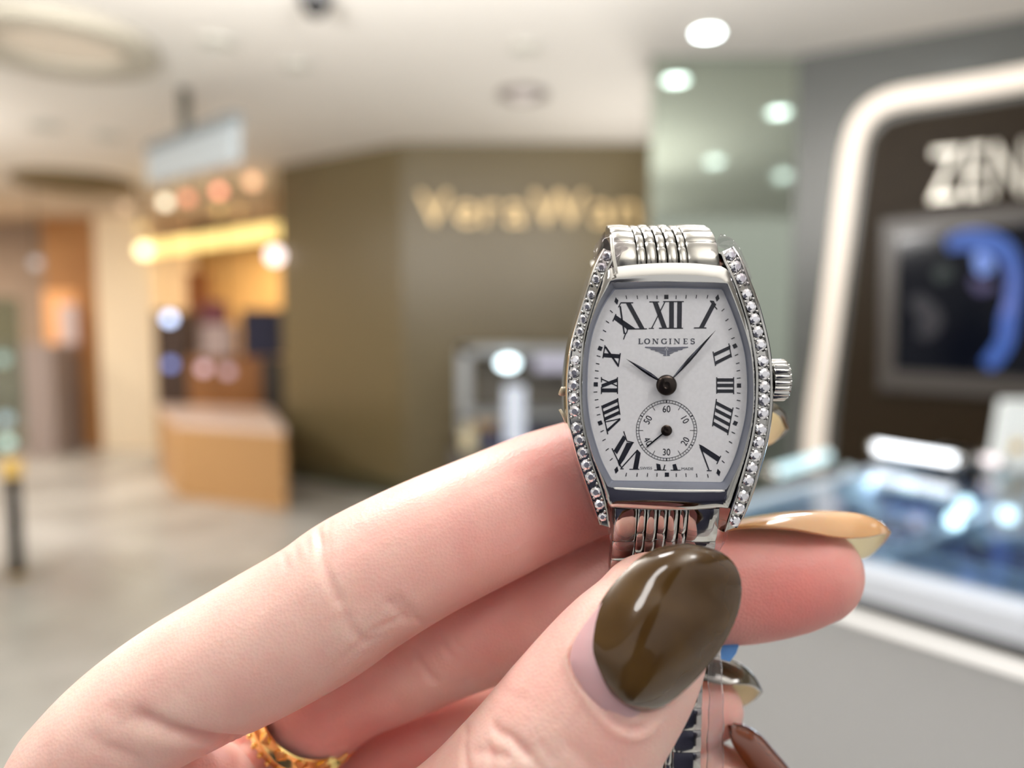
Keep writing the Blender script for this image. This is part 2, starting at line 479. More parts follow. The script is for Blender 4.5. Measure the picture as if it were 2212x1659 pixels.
b = MB(); b.box((gx(1155, Y), Y-.02, gz(800, Y)), (gx(1240, Y), Y+.02, gz(770, Y))); b.out('light_bar', emis('cabinet_bar', (214, 210, 228), .8), t, smooth=False)
x_, y_, z_ = gx(1048, Y), Y-.12, gz(930, Y)
b = MB(); b.box((gx(1022, Y), Y+.02, gz(930, Y)+.002), (gx(1072, Y), Y+.2, gz(906, Y)))
o = b.out('display_box', mat('tan_box', (172, 142, 96), rough=.6), smooth=False, origin=(gx(1048, Y), Y, gz(935, Y))); o['label'] = 'tan box standing in the lit showcase behind the first finger'; o['category'] = 'box'
xb, yb, zb = gx(1010, 5.0), 5.05, gz(975, 5.0)
b = MB(); n = 20
prof = [(.05, 0), (.052, .1), (.048, .13), (.02, .15), (.02, .19), (.0, .19)]
b.loft([[Vector((xb+r*math.cos(2*math.pi*i/n), yb+r*math.sin(2*math.pi*i/n), zb+h)) for i in range(n)] for r, h in prof], caps=(True, False))
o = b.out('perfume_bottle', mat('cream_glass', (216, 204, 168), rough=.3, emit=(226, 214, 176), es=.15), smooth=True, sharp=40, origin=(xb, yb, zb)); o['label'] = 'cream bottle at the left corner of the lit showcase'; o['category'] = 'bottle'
b = MB(); b.box((xb-.12, yb-.06, 0), (xb+.2, yb+.12, zb)); o = b.out('pedestal', mat('dark_pedestal', (84, 80, 78), rough=.5), smooth=False, origin=(xb, yb, 0)); o['label'] = 'low dark pedestal under the cream bottle'; o['category'] = 'pedestal'

# ---------------------------------------------------------------- illuminated niche on the right wall
t = thing('wall_showcase', 'grey wall niche with a glowing cream rounded frame around a dark brown panel', 'wall display', onwall(2000, 700))
inn = [(1900, 1020), (1880, 960), (1862, 300)]
path = [(1757, 1010), (1765, 900), (1787, 740), (1810, 560), (1830, 400), (1843, 318), (1862, 265), (1895, 232), (1945, 213), (2030, 200), (2120, 186), (2212, 170), (2420, 130), (2700, 70)]
c = crom([(p[0], p[1]) for p in path], 6)
M_GLOW = mat('cream_light_frame', (232, 222, 210), rough=.35, emit=(255, 238, 220), es=.48)
b = MB(); loops = []
for i, p in enumerate(c):
    q = onwall(p[0], p[1]); nx = onwall(*c[min(i+1, len(c)-1)]); pv = onwall(*c[max(i-1, 0)])
    tg = (nx-pv).normalized(); s = tg.cross(WNR).normalized()
    w = .052
    loops.append([q - s*w, q - s*w*.9 + WNR*.045, q - s*w*.5 + WNR*.06, q + s*w*.5 + WNR*.06, q + s*w*.9 + WNR*.045, q + s*w])
b.loft(loops, caps=(True, True)); b.out('light_frame', M_GLOW, t, smooth=True, sharp=50)
pan = [(1800, 1010), (1806, 900), (1826, 740), (1846, 560), (1866, 400), (1882, 300), (1915, 262), (1975, 246), (2212, 212), (2700, 120), (2700, 1010)]
b = MB(); b.prism([onwall(x, y, .004) for x, y in pan], [onwall(x, y, .014) for x, y in pan]); b.out('back_panel', M_DARKBROWN, t, smooth=False)
# letters
hz = (onwall(2060, 326, .02) - onwall(2060, 446, .02)).z
M_ZL = mat('silver_letter', (184, 179, 168), rough=.28, metal=.55, emit=(230, 222, 208), es=.08)
r = letters('ZENITH', Vector((0, 0, 0)), WD, Vector((0, 0, 1)), WNR, hz, .03, 'wall_lettering', 'large silver capital letters above the screen, cut off by the photo edge', 'sign', M_ZL, None, squash=.56)
wz = onwall(2009, 388, .02)
xs = []
for ch in r.children:
    for v in ch.data.vertices: xs.append(v.co.dot(WD))
r.location = wz + WD*(-min(xs))
ORG[r.name] = r.location.copy()
# screen
t = thing('wall_screen', 'flat screen showing a blue watch swirl on black, mounted under the silver letters', 'television', onwall(2050, 660))
scr_o = [(1896, 842), (1906, 478), (2440, 420), (2440, 876)]
scr_i = [(1931, 800), (1938, 508), (2420, 462), (2420, 826)]
b = MB(); b.loft([[onwall(x, y, .015) for x, y in scr_o], [onwall(x, y, .06) for x, y in scr_o], [onwall(x, y, .06) for x, y in scr_i], [onwall(x, y, .045) for x, y in scr_i]], caps=(True, False)); b.out('bezel', M_FRAMEGREY, t, smooth=False)
b = MB(); b.prism([onwall(x, y, .02) for x, y in scr_i], [onwall(x, y, .046) for x, y in scr_i]); b.out('screen', mat('black_screen', (3, 4, 7), rough=.12, spec=.2, emit=(6, 10, 22), es=.6), t, smooth=False)
def swirl(pts, col, s, name='screen_picture'):
    c = crom(pts, 8); b = MB(); L = []; R_ = []
    for i, p in enumerate(c):
        a = c[min(i+1, len(c)-1)] - c[max(i-1, 0)]; nn = np.array([-a[1], a[0]])[:2]; nn = nn/np.linalg.norm(nn); w = p[2]
        L.append(onwall(p[0]+nn[0]*w, p[1]+nn[1]*w, .048)); R_.append(onwall(p[0]-nn[0]*w, p[1]-nn[1]*w, .048))
    off = WNR*.002
    b.loft([[l, r_, r_+off, l+off] for l, r_ in zip(L, R_)], caps=(True, True)); b.out(name, emis('screen_blue', col, s), t, smooth=False)
swirl([(2045, 528, 14), (2090, 518, 22), (2140, 524, 24), (2175, 545, 20), (2192, 590, 16), (2190, 640, 16), (2178, 690, 20), (2172, 735, 18), (2150, 770, 18), (2130, 790, 14)], (48, 92, 176), 1.0)
swirl([(2110, 545, 8), (2125, 570, 20), (2130, 590, 14)], (120, 150, 225), 1.1)
swirl([(2172, 560, 6), (2185, 600, 9), (2180, 650, 10), (2172, 700, 12), (2168, 730, 9)], (120, 130, 200), 1.0)
swirl([(2100, 602, 8), (2118, 622, 12), (2150, 615, 8)], (70, 62, 110), .8)
swirl([(1975, 640, 14), (2010, 690, 26), (1990, 730, 12)], (20, 18, 34), .8)
swirl([(2020, 600, 12), (2040, 590, 18), (2052, 600, 8)], (8, 34, 32), .8)

# ---------------------------------------------------------------- display counter
ZC = .95
fA = Vector((.40, 1.86, 0)); fB = Vector((1.45, .565, 0))
fd = (fB-fA).normalized(); gd = Vector((-fd.y, fd.x, 0))
if gd.y < 0: gd = -gd
t = thing('display_counter', 'light grey watch counter with a lit white rim and a glass-topped tray', 'counter', (fA+fB)/2)
def cpt(u, v, z): return fA + fd*u + gd*v + Vector((0, 0, z))
LN = (fB-fA).length; DP = 1.75
def cbox(u0, u1, v0, v1, z0, z1, name, m, par=None, bev=.004, **k):
    b = MB(); b.hexa([cpt(u0, v0, z0), cpt(u1, v0, z0), cpt(u1, v1, z0), cpt(u0, v1, z0), cpt(u0, v0, z1), cpt(u1, v0, z1), cpt(u1, v1, z1), cpt(u0, v1, z1)])
    o = b.out(name, m, par, smooth=False, **k); bevel(o, bev, 2); return o
cbox(0, LN, .03, DP, 0, ZC-.105, 'base', M_GREYBASE, t)
cbox(0, LN, .022, .04, ZC-.125, ZC-.095, 'light_strip', emis('rim_light_strip', (255, 250, 242), 1.5), t)
cbox(-.01, LN+.01, .0, .05, ZC-.095, ZC-.06, 'shadow_gap', mat('dark_reveal', (38, 35, 30), rough=.4), t)
cbox(-.01, LN+.01, -.01, .09, ZC-.06, ZC, 'front_rim', mat('white_rim', (198, 204, 214), rough=.3), t)
cbox(-.01, .08, .09, DP, ZC-.10, ZC, 'side_rim', mat('side_rim', (186, 198, 212), rough=.3), t)
cbox(.08, LN, .09, DP, ZC-.105, ZC-.09, 'tray_floor', M_NAVY, t)
cbox(.0, LN, DP-.25, DP, ZC-.09, ZC, 'rear_rim', M_BLACK, t)
M_DIV = mat('tray_divider', (196, 204, 218), rough=.5)
for u in (.40, .78, 1.16, 1.5): cbox(u, u+.028, .09, DP-.25, ZC-.09, ZC-.05, 'tray_divider', M_DIV, t)
for v in (.42, .78, 1.14): cbox(.08, LN, v, v+.02, ZC-.09, ZC-.065, 'tray_divider', M_DIV, t)
b = MB(); b.hexa([cpt(.06, .06, ZC+.001), cpt(LN, .06, ZC+.001), cpt(LN, DP-.2, ZC+.001), cpt(.06, DP-.2, ZC+.001), cpt(.06, .06, ZC+.009), cpt(LN, .06, ZC+.009), cpt(LN, DP-.2, ZC+.009), cpt(.06, DP-.2, ZC+.009)])
b.out('glass_top', thin_glass('counter_glass', (226, 238, 245), refl=.07, rough=.02), t, smooth=False)
# watches on the trays
M_CUSH = mat('grey_cushion', (120, 130, 150), rough=.8)
M_STRAP = mat('dark_strap', (36, 34, 40), rough=.6)
lay = [(.20, .22), (.31, .24), (.52, .20), (.66, .24), (.92, .22), (1.05, .26), (.24, .56), (.50, .60), (.66, .56), (.93, .60), (1.28, .24), (.30, .92), (.56, .96), (.90, .92), (1.3, .6), (.2, 1.28), (.52, 1.3)]
places = ['front left tray', 'front left tray near the divider', 'second tray from the left, front', 'second tray, beside the divider', 'third tray, front', 'third tray, beside the divider', 'second row, left end', 'second row, second tray', 'second row, beside the divider', 'second row, third tray', 'front tray near the right edge', 'third row, left end', 'third row, second tray', 'third row, third tray', 'second row near the right edge', 'rear row, left end', 'rear row, second tray']
def tray_watch(u, v, label, k_):
    c = cpt(u, v, ZC-.09); t2 = thing('tray_watch', label, 'wristwatch', c, 'watches lying in the counter trays')
    b = MB(); b.sphere(c+Vector((0, 0, .024)), (.028, .022, .022), 14, 8); b.out('cushion', M_CUSH, t2)
    b = MB(); b.tube([c+Vector((0, .026*math.cos(a*math.pi/8), .022+.026*math.sin(a*math.pi/8))) for a in range(16)], .0045, 6, closed=True); b.out('strap', M_STRAP if k_ % 2 else M_SILVER, t2)
    b = MB(); ax = (Vector((1, 0, 0)), Vector((0, .8, .6)), Vector((0, -.6, .8))); b.disc(c+Vector((0, -.02, .040)), .017, .008, 24, ax); b.out('case', M_SILVER, t2, smooth=False)
    b = MB(); b.disc(c+Vector((0, -.0255, .0470)), .0135, .001, 24, ax); b.out('dial', M_WHITE if k_ % 3 else M_NAVY, t2, smooth=False)
for k_, ((u, v), pl) in enumerate(zip(lay, places)): tray_watch(u, v, 'small blurred watch on a cushion, ' + pl, k_)
# glints of small lamps inside the case
for i, (px, py, s, lb) in enumerate([(2085, 1092, 5, 'upper of two bright round case lamps right of the middle fingertip'), (2062, 1122, 6, 'lower of two bright round case lamps right of the middle fingertip'), (2177, 1112, 4, 'bright round case lamp nearest the right edge'), (1960, 1046, .7, 'pale round case lamp left of the bright pair'), (1805, 1092, .5, 'pinkish round case lamp above the amber nail'), (1980, 1128, .6, 'pinkish case lamp below the pale one'), (1845, 1070, .35, 'grey case lamp above the amber nail'), (1885, 1105, .35, 'bluish case lamp over the nail tip'), (2165, 1042, .3, 'dim case lamp under the white card'), (1832, 1020, .25, 'dim case lamp between the two light tubes')]):
    g = GZ(px, py, ZC-.03)
    t2 = thing('case_lamp', lb, 'lamp', g, 'small lamps inside the counter case')
    rr = 12.5*(g-CAM_LOC).length/FPX
    b = MB(); b.sphere(g, rr, 14, 10); b.out('bulb', emis('case_lamp_glow', (226, 246, 248) if i not in (4, 5) else (236, 214, 220), s*2.0 if s > 2 else s*3.2), t2)
    b = MB(); b.tube([g, Vector((g.x, g.y, ZC-.092))], .004, 8); b.out('stem', M_SILVER, t2)
# light tubes and white card standing at the rear
def tubelamp(p0, p1, r, label, m):
    t2 = thing('light_tube', label, 'lamp', (p0+p1)/2, 'light tubes of the counter case')
    b = MB(); b.tube([p0, p1], r, 14); b.out('tube', m, t2)
    d = (p1-p0).normalized()
    b = MB(); b.tube([p0-d*.02, p0], r*1.15, 14); b.out('end_cap', M_SILVER, t2)
    b = MB(); b.tube([p1, p1+d*.02], r*1.15, 14); b.out('end_cap', M_SILVER, t2)
    for p in (p0, p1): b = MB(); b.tube([p, Vector((p.x, p.y, ZC+.010))], .006, 8); b.out('bracket', M_SILVER, t2)
tubelamp(GZ(1895, 966, ZC+.06), GZ(2068, 994, ZC+.06), .016, 'bright white tube below the screen', emis('tube_white', (246, 250, 255), 5))
tubelamp(GZ(1668, 1022, ZC+.02), GZ(1785, 985, ZC+.02), .018, 'cyan-white tube leaning from the watch case towards the frame', emis('tube_cyan', (206, 240, 246), 1.8))
g = GZ(2190, 1015, ZC)
t2 = thing('display_card', 'white card with a gold emblem standing on the counter at the right edge', 'card', g)
s_ = (g-CAM_LOC).length/FPX
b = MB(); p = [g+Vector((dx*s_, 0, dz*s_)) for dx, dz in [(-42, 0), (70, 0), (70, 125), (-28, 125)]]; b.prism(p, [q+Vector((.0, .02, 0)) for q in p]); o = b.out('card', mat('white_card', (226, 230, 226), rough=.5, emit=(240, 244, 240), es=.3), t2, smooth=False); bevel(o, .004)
b = MB(); b.disc(g+Vector((3*s_, -.004, 42*s_)), 12*s_, .004, 24, (Vector((1, 0, 0)), Vector((0, 0, 1)), Vector((0, 1, 0)))); b.out('emblem', mat('gold_emblem', (226, 190, 110), rough=.4), t2, smooth=False)
g2 = GZ(2125, 985, ZC)
tubelamp(GZ(2125, 992, ZC+.05), GZ(2160, 996, ZC+.05), .014, 'short pinkish-white tube beside the white card', emis('tube_pink', (250, 236, 238), 2.2))

# ---------------------------------------------------------------- warm shops on the left
def bxo(name, label, cat, lo, hi, m, bev=.01, group=None):
    b = MB(); b.box(lo, hi); o = b.out(name, m, None, smooth=False, origin=((lo[0]+hi[0])/2, (lo[1]+hi[1])/2, lo[2])); bevel(o, bev)
    o['label'] = label; o['category'] = cat
    if group: o['group'] = group
    return o
# pillar and lit column (structure of the shop)
Yp = 8.6
wall('wall_shop_pillar', [(gx(100, Yp), Yp), (gx(215, Yp), Yp), (gx(215, Yp), Yp+.5), (gx(100, Yp), Yp+.5)], M_WOOD, 0, 2.72)
wall('wall_shop_column', [(gx(212, 8.4), 8.4), (gx(330, 8.4), 8.4), (gx(330, 8.4), 9.6), (gx(212, 8.4), 9.6)], mat('cream_column', (252, 232, 202), rough=.6), 0, 2.70)
wall('wall_shop_far', [(gx(-200, 9.2), 9.2), (gx(105, 9.2), 9.2), (gx(105, 9.2), 9.4), (gx(-200, 9.2), 9.4)], mat('taupe_shop_wall', (160, 142, 128), rough=.7), 0, 2.75)
struct('trim_shop_bulkhead', MB().box((gx(-300, 8.3), 8.3, 2.66), (gx(620, 8.3), 8.9, CEIL)), mat('bulkhead', (206, 184, 158), rough=.8))
# recessed shop interior
wall('wall_shop_recess', [(gx(325, 9.6), 9.9), (gx(640, 9.6), 9.9), (gx(640, 9.6), 10.1), (gx(325, 9.6), 10.1)], mat('amber_back_wall', (226, 188, 126), rough=.7), 0, 2.6)
b = MB(); p0, p1 = G(308, 541, 8.2), G(607, 497, 6.9+.3)
b.tube([p0, p1], .075, 14); o = b.out('light_strip_lamp', emis('amber_strip', (255, 218, 134), 2.1), None, origin=p0); o['label'] = 'long amber light strip over the warm shop front'; o['category'] = 'lamp'
def globe(px, py, Y, rpx, col, s, label):
    g = G(px, py, Y); t2 = thing('shop_lamp', label, 'lamp', g, 'small round lamps of the warm shop')
    b = MB(); b.sphere(g, rpx*Y/FPX, 14, 10); b.out('globe', emis('shop_globe', col, s), t2)
    b = MB(); b.tube([g, Vector((g.x, g.y, CEIL))], .006, 6); b.out('cord', M_DARKBROWN, t2)
for a in [(357, 437, 7.4, 11, (250, 236, 205), 3.0, 'cream shop lamp left of the red ones'), (405, 428, 7.4, 11, (226, 140, 110), 2.6, 'dull red shop lamp'), (473, 413, 7.2, 11, (255, 160, 130), 3.0, 'brightest red shop lamp under the hanging sign'), (545, 392, 7.0, 14, (255, 196, 150), 2.0, 'peach shop lamp beside the olive wall'),
          (474, 452, 7.5, 10, (214, 178, 110), 1.8, 'dull amber lamp below the brightest red one'), (270, 448, 7.6, 10, (220, 186, 150), 1.4, 'faint lamp at the left end of the row'), (306, 493, 7.6, 10, (240, 200, 130), 1.3, 'amber lamp above the end of the light strip'), (515, 455, 7.3, 9, (214, 170, 110), 1.5, 'faint amber lamp left of the olive wall'),
          (311, 541, 8.0, 14, (255, 236, 180), 4.0, 'bright end lamp of the amber strip'), (594, 552, 6.95, 17, (255, 236, 232), 3.2, 'pinkish-white lamp at the right under the strip'),
          (366, 688, 7.4, 11, (190, 206, 240), 5.5, 'blue-white lamp over the dark shelf'), (368, 787, 7.4, 11, (110, 124, 180), 3.0, 'dim blue lamp low on the dark shelf'), (440, 796, 7.4, 11, (190, 160, 168), 2.8, 'mauve lamp low on the shelf'), (492, 803, 7.4, 11, (178, 150, 158), 2.2, 'second mauve lamp low on the shelf'), (78, 568, 7.6, 10, (170, 162, 158), 2.0, 'greyish lamp left of the wooden pillar')]:
    globe(*a)
# furniture and goods of the shop
Yf = 7.9
bxo('shelf_cabinet', 'dark shelf cabinet beside the cream column', 'cabinet', (gx(332, Yf), Yf, 0), (gx(400, Yf), Yf+.5, gz(672, Yf)), mat('dark_cabinet', (62, 40, 26), rough=.5))
bxo('shelf_cabinet', 'brown cabinet below the dark garments', 'cabinet', (gx(402, Yf), Yf, 0), (gx(570, Yf), Yf+.5, gz(770, Yf)), mat('brown_cabinet', (150, 98, 48), rough=.5))
bxo('garment_rack', 'dark navy garments hanging next to the olive wall', 'clothes', (gx(520, 7.6), 7.6, gz(770, 7.6)), (gx(606, 7.6), 7.75, gz(668, 7.6)), mat('navy_garments', (40, 42, 62), rough=.9))
bxo('garment_stand', 'black stand under the navy garments', 'stand', (gx(560, 7.55), 7.55, 0), (gx(606, 7.55), 7.8, gz(775, 7.55)), mat('black_stand', (44, 38, 32), rough=.6))
bxo('storage_box', 'white boxes piled on the shop cabinet', 'boxes', (gx(430, 7.8), 7.8, gz(770, Yf)+.001), (gx(500, 7.8), 8.0, gz(700, 7.8)), mat('white_box', (186, 166, 160), rough=.7))
bxo('handbag', 'wine red bag above the white boxes', 'bag', (gx(415, 7.85), 8.02, gz(770, Yf)+.001), (gx(470, 7.85), 8.2, gz(650, 7.85)), mat('wine_red', (112, 52, 62), rough=.6), .03)
bxo('wooden_banner', 'brown hanging banner inside the warm shop', 'banner', (gx(400, 9.3), 9.3, gz(690, 9.3)), (gx(455, 9.3), 9.36, gz(585, 9.3)), mat('brown_panel', (132, 82, 40), rough=.6))
tp = [Vector((gx(335, 7.3), 7.3, 0)), Vector((gx(372, 6.1), 6.1, 0)), Vector((-1.75, 5.65, 0)), Vector((-2.35, 7.1, 0))]
t = thing('sales_table', 'low golden table with a pale pinkish top in the warm shop', 'table', sum(tp, Vector())/4)
b = MB(); b.prism([p + Vector((0, 0, 0)) for p in tp], [p + Vector((0, 0, .60)) for p in tp]); b.out('body', mat('golden_table', (190, 146, 96), rough=.45), t, smooth=False)
b = MB(); b.prism([p + Vector((0, 0, .60)) for p in tp], [p + Vector((0, 0, .65)) for p in tp]); b.out('table_top', mat('pale_table_top', (232, 208, 196), rough=.3), t, smooth=False)
bxo('wall_poster', 'orange and white poster left of the wooden pillar', 'poster', (gx(40, 8.1), 8.55, gz(760, 8.1)), (gx(112, 8.1), 8.6, gz(625, 8.1)), mat('orange_poster', (240, 178, 120), rough=.5, emit=(255, 180, 120), es=.25))
bxo('white_panel', 'whitish panel in front of the orange poster', 'panel', (gx(72, 8.0), 8.45, gz(748, 8.0)), (gx(112, 8.0), 8.5, gz(655, 8.0)), mat('white_panel', (224, 206, 206), rough=.5))
bxo('shop_counter', 'grey counter at the left below the poster', 'counter', (gx(-60, 8.0), 8.0, 0), (gx(108, 8.0), 8.5, gz(745, 8.0)), mat('grey_counter', (156, 142, 138), rough=.6))
# glass showcase cut by the left edge
Yg = 4.1
t = thing('glass_showcase', 'tall greenish glass showcase on a black post, cut by the left edge', 'showcase', (gx(-60, Yg), Yg, 0))
b = MB(); b.box((gx(-260, Yg), Yg, gz(985, Yg)), (gx(44, Yg+.4), Yg+.4, gz(640, Yg))); b.out('glass_box', thin_glass('green_glass', (214, 226, 218), refl=.10, rough=.03), t, smooth=False)
b = MB(); b.tube([Vector((gx(-6, Yg), Yg+.05, 0.02)), Vector((gx(-6, Yg), Yg+.05, gz(1030, Yg)))], .04, 20); b.out('post', M_BLACK, t)
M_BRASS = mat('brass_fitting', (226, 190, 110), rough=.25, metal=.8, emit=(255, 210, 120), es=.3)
b = MB(); b.tube([Vector((gx(-6, Yg), Yg+.05, gz(1032, Yg))), Vector((gx(-6, Yg), Yg+.05, gz(998, Yg)))], .055, 20); b.out('collar', M_BRASS, t)
zf = gz(1262, Yg)
b = MB(); b.tube([Vector((gx(-6, Yg), Yg+.05, 0)), Vector((gx(-6, Yg), Yg+.05, zf))], .05, 20); b.out('foot', M_BRASS, t)
b = MB(); b.box((gx(-260, Yg), Yg, gz(992, Yg)), (gx(44, Yg+.4), Yg+.4, gz(984, Yg))); b.out('base_plate', mat('green_glass_edge', (120, 140, 130), rough=.3), t, smooth=False)
for px, py, s, lb in [(12, 905, 2.2, 'bluish lamp inside the left glass showcase'), (16, 955, 2.0, 'greenish lamp at the bottom of the left glass showcase'), (6, 775, 1.0, 'pale green lamp halfway up the left glass showcase')]:
    g = G(px, py, Yg+.1+.1*(py % 3)); t2 = thing('showcase_lamp', lb, 'lamp', g, 'lamps inside the left glass showcase')
    b = MB(); b.sphere(g, 13*Yg/FPX, 14, 10); b.out('bulb', emis('showcase_glow', (190, 206, 220) if py == 905 else (188, 214, 200), s), t2)
    b = MB(); b.tube([g, Vector((g.x, g.y, gz(984, Yg)))], .004, 6); b.out('stem', M_SILVER, t2)

# ---------------------------------------------------------------- the visitor behind the phone, in a navy coat
vis_pts = [((0, -.34, .95), .20), ((0, -.36, 1.15), .21), ((0, -.38, 1.36), .19), ((0, -.38, 1.50), .065), ((0, -.36, 1.56), .06), ((0, -.35, 1.66), .095), ((0, -.36, 1.73), .085)]
arms = [[((-.19, -.37, 1.40), .065), ((-.27, -.30, 1.12), .05), ((-.20, -.10, 1.20), .04)], [((.19, -.37, 1.40), .065), ((.27, -.30, 1.12), .05), ((.12, -.08, 1.38), .032)]]
def skin_figure(name, chain, branches, legs, m):
    vs = [c for c, r in chain]; rs = [r for c, r in chain]; es = [(i, i+1) for i in range(len(chain)-1)]
    for br in branches:
        prev = 2
        for c, r in br: vs.append(c); rs.append(r); es.append((prev, len(vs)-1)); prev = len(vs)-1
    for lg in legs:
        prev = 0
        for c, r in lg: vs.append(c); rs.append(r); es.append((prev, len(vs)-1)); prev = len(vs)-1
    me = bpy.data.meshes.new(name); me.from_pydata(vs, es, []); me.update()
    o = bpy.data.objects.new(name, me); COL.objects.link(o)
    s = o.modifiers.new('skin', 'SKIN'); s.use_smooth_shade = True
    for i, r in enumerate(rs):
        sv = me.skin_vertices[0].data[i]; sv.radius = (r*1.15, r); sv.use_root = (i == 0)
    u = o.modifiers.new('soft', 'SUBSURF'); u.levels = 2; u.render_levels = 2
    me.materials.append(m)
    return o
legs = [[((s*.10, -.35, .88), .105), ((s*.11, -.34, .50), .075), ((s*.12, -.36, .10), .05), ((s*.12, -.26, .045), .045)] for s in (-1, 1)]
vis = skin_figure('person', vis_pts, arms, legs, mat('navy_coat', (9, 12, 36), rough=.85))
vis['label'] = 'person in a dark navy coat taking the picture, only mirrored in the watch case'; vis['category'] = 'person'
# ================================================================== WRISTWATCH
M_STEEL = mat('polished_steel', (196, 196, 194), rough=0.07, metal=1.0)
M_SATIN = mat('satin_steel', (142, 141, 137), rough=0.24, metal=1.0, bump=(2600, 0.12, 0.00004))
M_DIAL = mat('silver_white_dial', (244, 243, 240), rough=0.55, noise=(2500, (238, 237, 234), 3, 0.35, 0.7))
M_PRINT = mat('blue_black_print', (14, 18, 30), rough=0.45)
M_GREYPRINT = mat('grey_print', (66, 69, 80), rough=0.5)
M_HAND = mat('dark_blued_steel', (22, 24, 32), rough=0.25, metal=0.7)
M_CAP = mat('dark_bronze_cap', (52, 44, 38), rough=0.22, metal=0.85)
M_REHAUT = mat('brushed_grey_flange', (158, 162, 172), rough=0.38, metal=0.9)
M_DIAMOND = mat('diamond', (246, 247, 255), rough=0.03, metal=0.85, coat=1.0)
M_BEAD = mat('steel_bead', (240, 240, 240), rough=0.1, metal=1.0)
M_CRYSTAL = thin_glass('sapphire_crystal', (250, 251, 255), refl=0.02)
M_FILM = thin_glass('clear_plastic_film', (248, 246, 248), refl=0.05, rough=0.06, blend=0.35)
M_LINKDARK = mat('dark_gap_steel', (60, 58, 56), rough=0.3, metal=1.0)

WB = Q(1443, 835, -6)
watch = thing('wristwatch', 'steel barrel-shaped wristwatch with diamond-set sides and white Roman dial, held between thumb and fingers', 'wristwatch', WB)

def radial(poly, c, n):
    """closed polygon resampled by bearing round c"""
    out = []
    m = len(poly)
    for k in range(n):
        th = 2*math.pi*k/n
        dx, dy = math.cos(th), math.sin(th)
        best = None
        for i in range(m):
            ax, ay = poly[i][0]-c[0], poly[i][1]-c[1]
            bx, by = poly[(i+1) % m][0]-c[0], poly[(i+1) % m][1]-c[1]
            den = dx*(by-ay) - dy*(bx-ax)
            if abs(den) < 1e-9: continue
            t = (ax*(by-ay) - ay*(bx-ax))/den
            u = (ax*dy - ay*dx)/den
            if t > 0 and -1e-6 <= u <= 1+1e-6:
                if best is None or t > best: best = t
        out.append((c[0]+dx*best, c[1]+dy*best))
    return out
def outline(*sides):
    out = []
    for s in sides:
        c = crom(s, 8) if len(s) > 2 else [np.array(p, float) for p in s]
        out += [tuple(p) for p in c[:-1]]
    return out
CC = (1443.0, 835.0)
OB = outline([(1325, 577), (1380, 571), (1440, 568), (1500, 569), (1557, 575)],
             [(1557, 575), (1577, 590), (1602, 650), (1621, 713), (1631, 776), (1634, 835), (1632, 891), (1622, 959), (1606, 1017), (1590, 1060), (1572, 1100)],
             [(1572, 1100), (1555, 1097), (1500, 1101), (1440, 1102), (1380, 1100), (1318, 1096)],
             [(1318, 1096), (1303, 1064), (1289, 1022), (1275, 979), (1262, 916), (1257, 865), (1256, 835), (1258, 776), (1265, 726), (1282, 657), (1307, 590), (1325, 577)])
OD = outline([(1319, 611), (1445, 608), (1571, 612)],
             [(1571, 612), (1592, 665), (1611, 720), (1623, 772), (1627, 832), (1625, 894), (1614, 946), (1600, 995), (1585, 1030), (1568, 1058)],
             [(1568, 1058), (1440, 1057), (1314, 1052)],
             [(1314, 1052), (1293, 1012), (1278, 975), (1265, 925), (1259, 880), (1258, 832), (1261, 765), (1272, 710), (1293, 655), (1319, 611)])
OI = outline([(1327, 623), (1445, 620), (1562, 623)],
             [(1562, 623), (1584, 675), (1602, 728), (1612, 775), (1616, 832), (1613, 890), (1603, 940), (1590, 985), (1576, 1018), (1561, 1044)],
             [(1561, 1044), (1440, 1042), (1321, 1040)],
             [(1321, 1040), (1301, 1002), (1286, 960), (1274, 915), (1268, 870), (1267, 832), (1270, 770), (1281, 712), (1302, 660), (1327, 623)])
NR = 288
rOB, rOD, rOI = [radial(p, CC, NR) for p in (OB, OD, OI)]
def mixl(a, b, t): return [(p[0]*(1-t)+q[0]*t, p[1]*(1-t)+q[1]*t) for p, q in zip(a, b)]
def ringh(l, h): return [Q(x, y, h) for x, y in l]
def topdrop(y):                       # the case front curves away above and below the glass
    return 0.0
def bez_loop(t, base):
    out = []
    for (x0, y0), (x1, y1) in zip(rOB, rOD):
        w = math.hypot(x1-x0, y1-y0); u = 1-t
        h = base
        k = min(1, max(0, (w-14)/16))          # the wide fields above and below the glass roll off gently
        if k > 0:
            g = .36 - (.55*u**4 if y0 > 835 else .5*u**1.6)
            h = base*(1-k) + g*k
        out.append(Q(x0*(1-t)+x1*t, y0*(1-t)+y1*t, h))
    return out
b = MB()
loops = [ringh(rOB, -7.5), ringh(rOB, -1.6), bez_loop(0, -0.75), bez_loop(.08, -.52), bez_loop(.2, -.30), bez_loop(.35, -0.02), bez_loop(.5, .14), bez_loop(.65, .24), bez_loop(.85, .35), bez_loop(.97, .37), ringh(rOD, 0.30)]
b.loft(loops, caps=(True, False))
case = b.out('case', M_STEEL, watch, smooth=True, sharp=50)
b = MB()
b.loft([ringh(rOD, 0.31), ringh(mixl(rOD, rOI, .15), 0.12), ringh(mixl(rOD, rOI, .8), -0.75), ringh(rOI, -0.95), ringh(mixl(rOI, [CC]*NR, .03), -1.0)])
b.out('inner_flange', M_REHAUT, watch, smooth=True, sharp=40)
# caseback
b = MB()
bo = mixl(rOB, [CC]*NR, .1)
b.loft([ringh(bo, -7.3), ringh(bo, -8.2), ringh(mixl(bo, [CC]*NR, .1), -8.5)], caps=(True, True))
b.out('case_back', M_STEEL, watch, smooth=True, sharp=40)

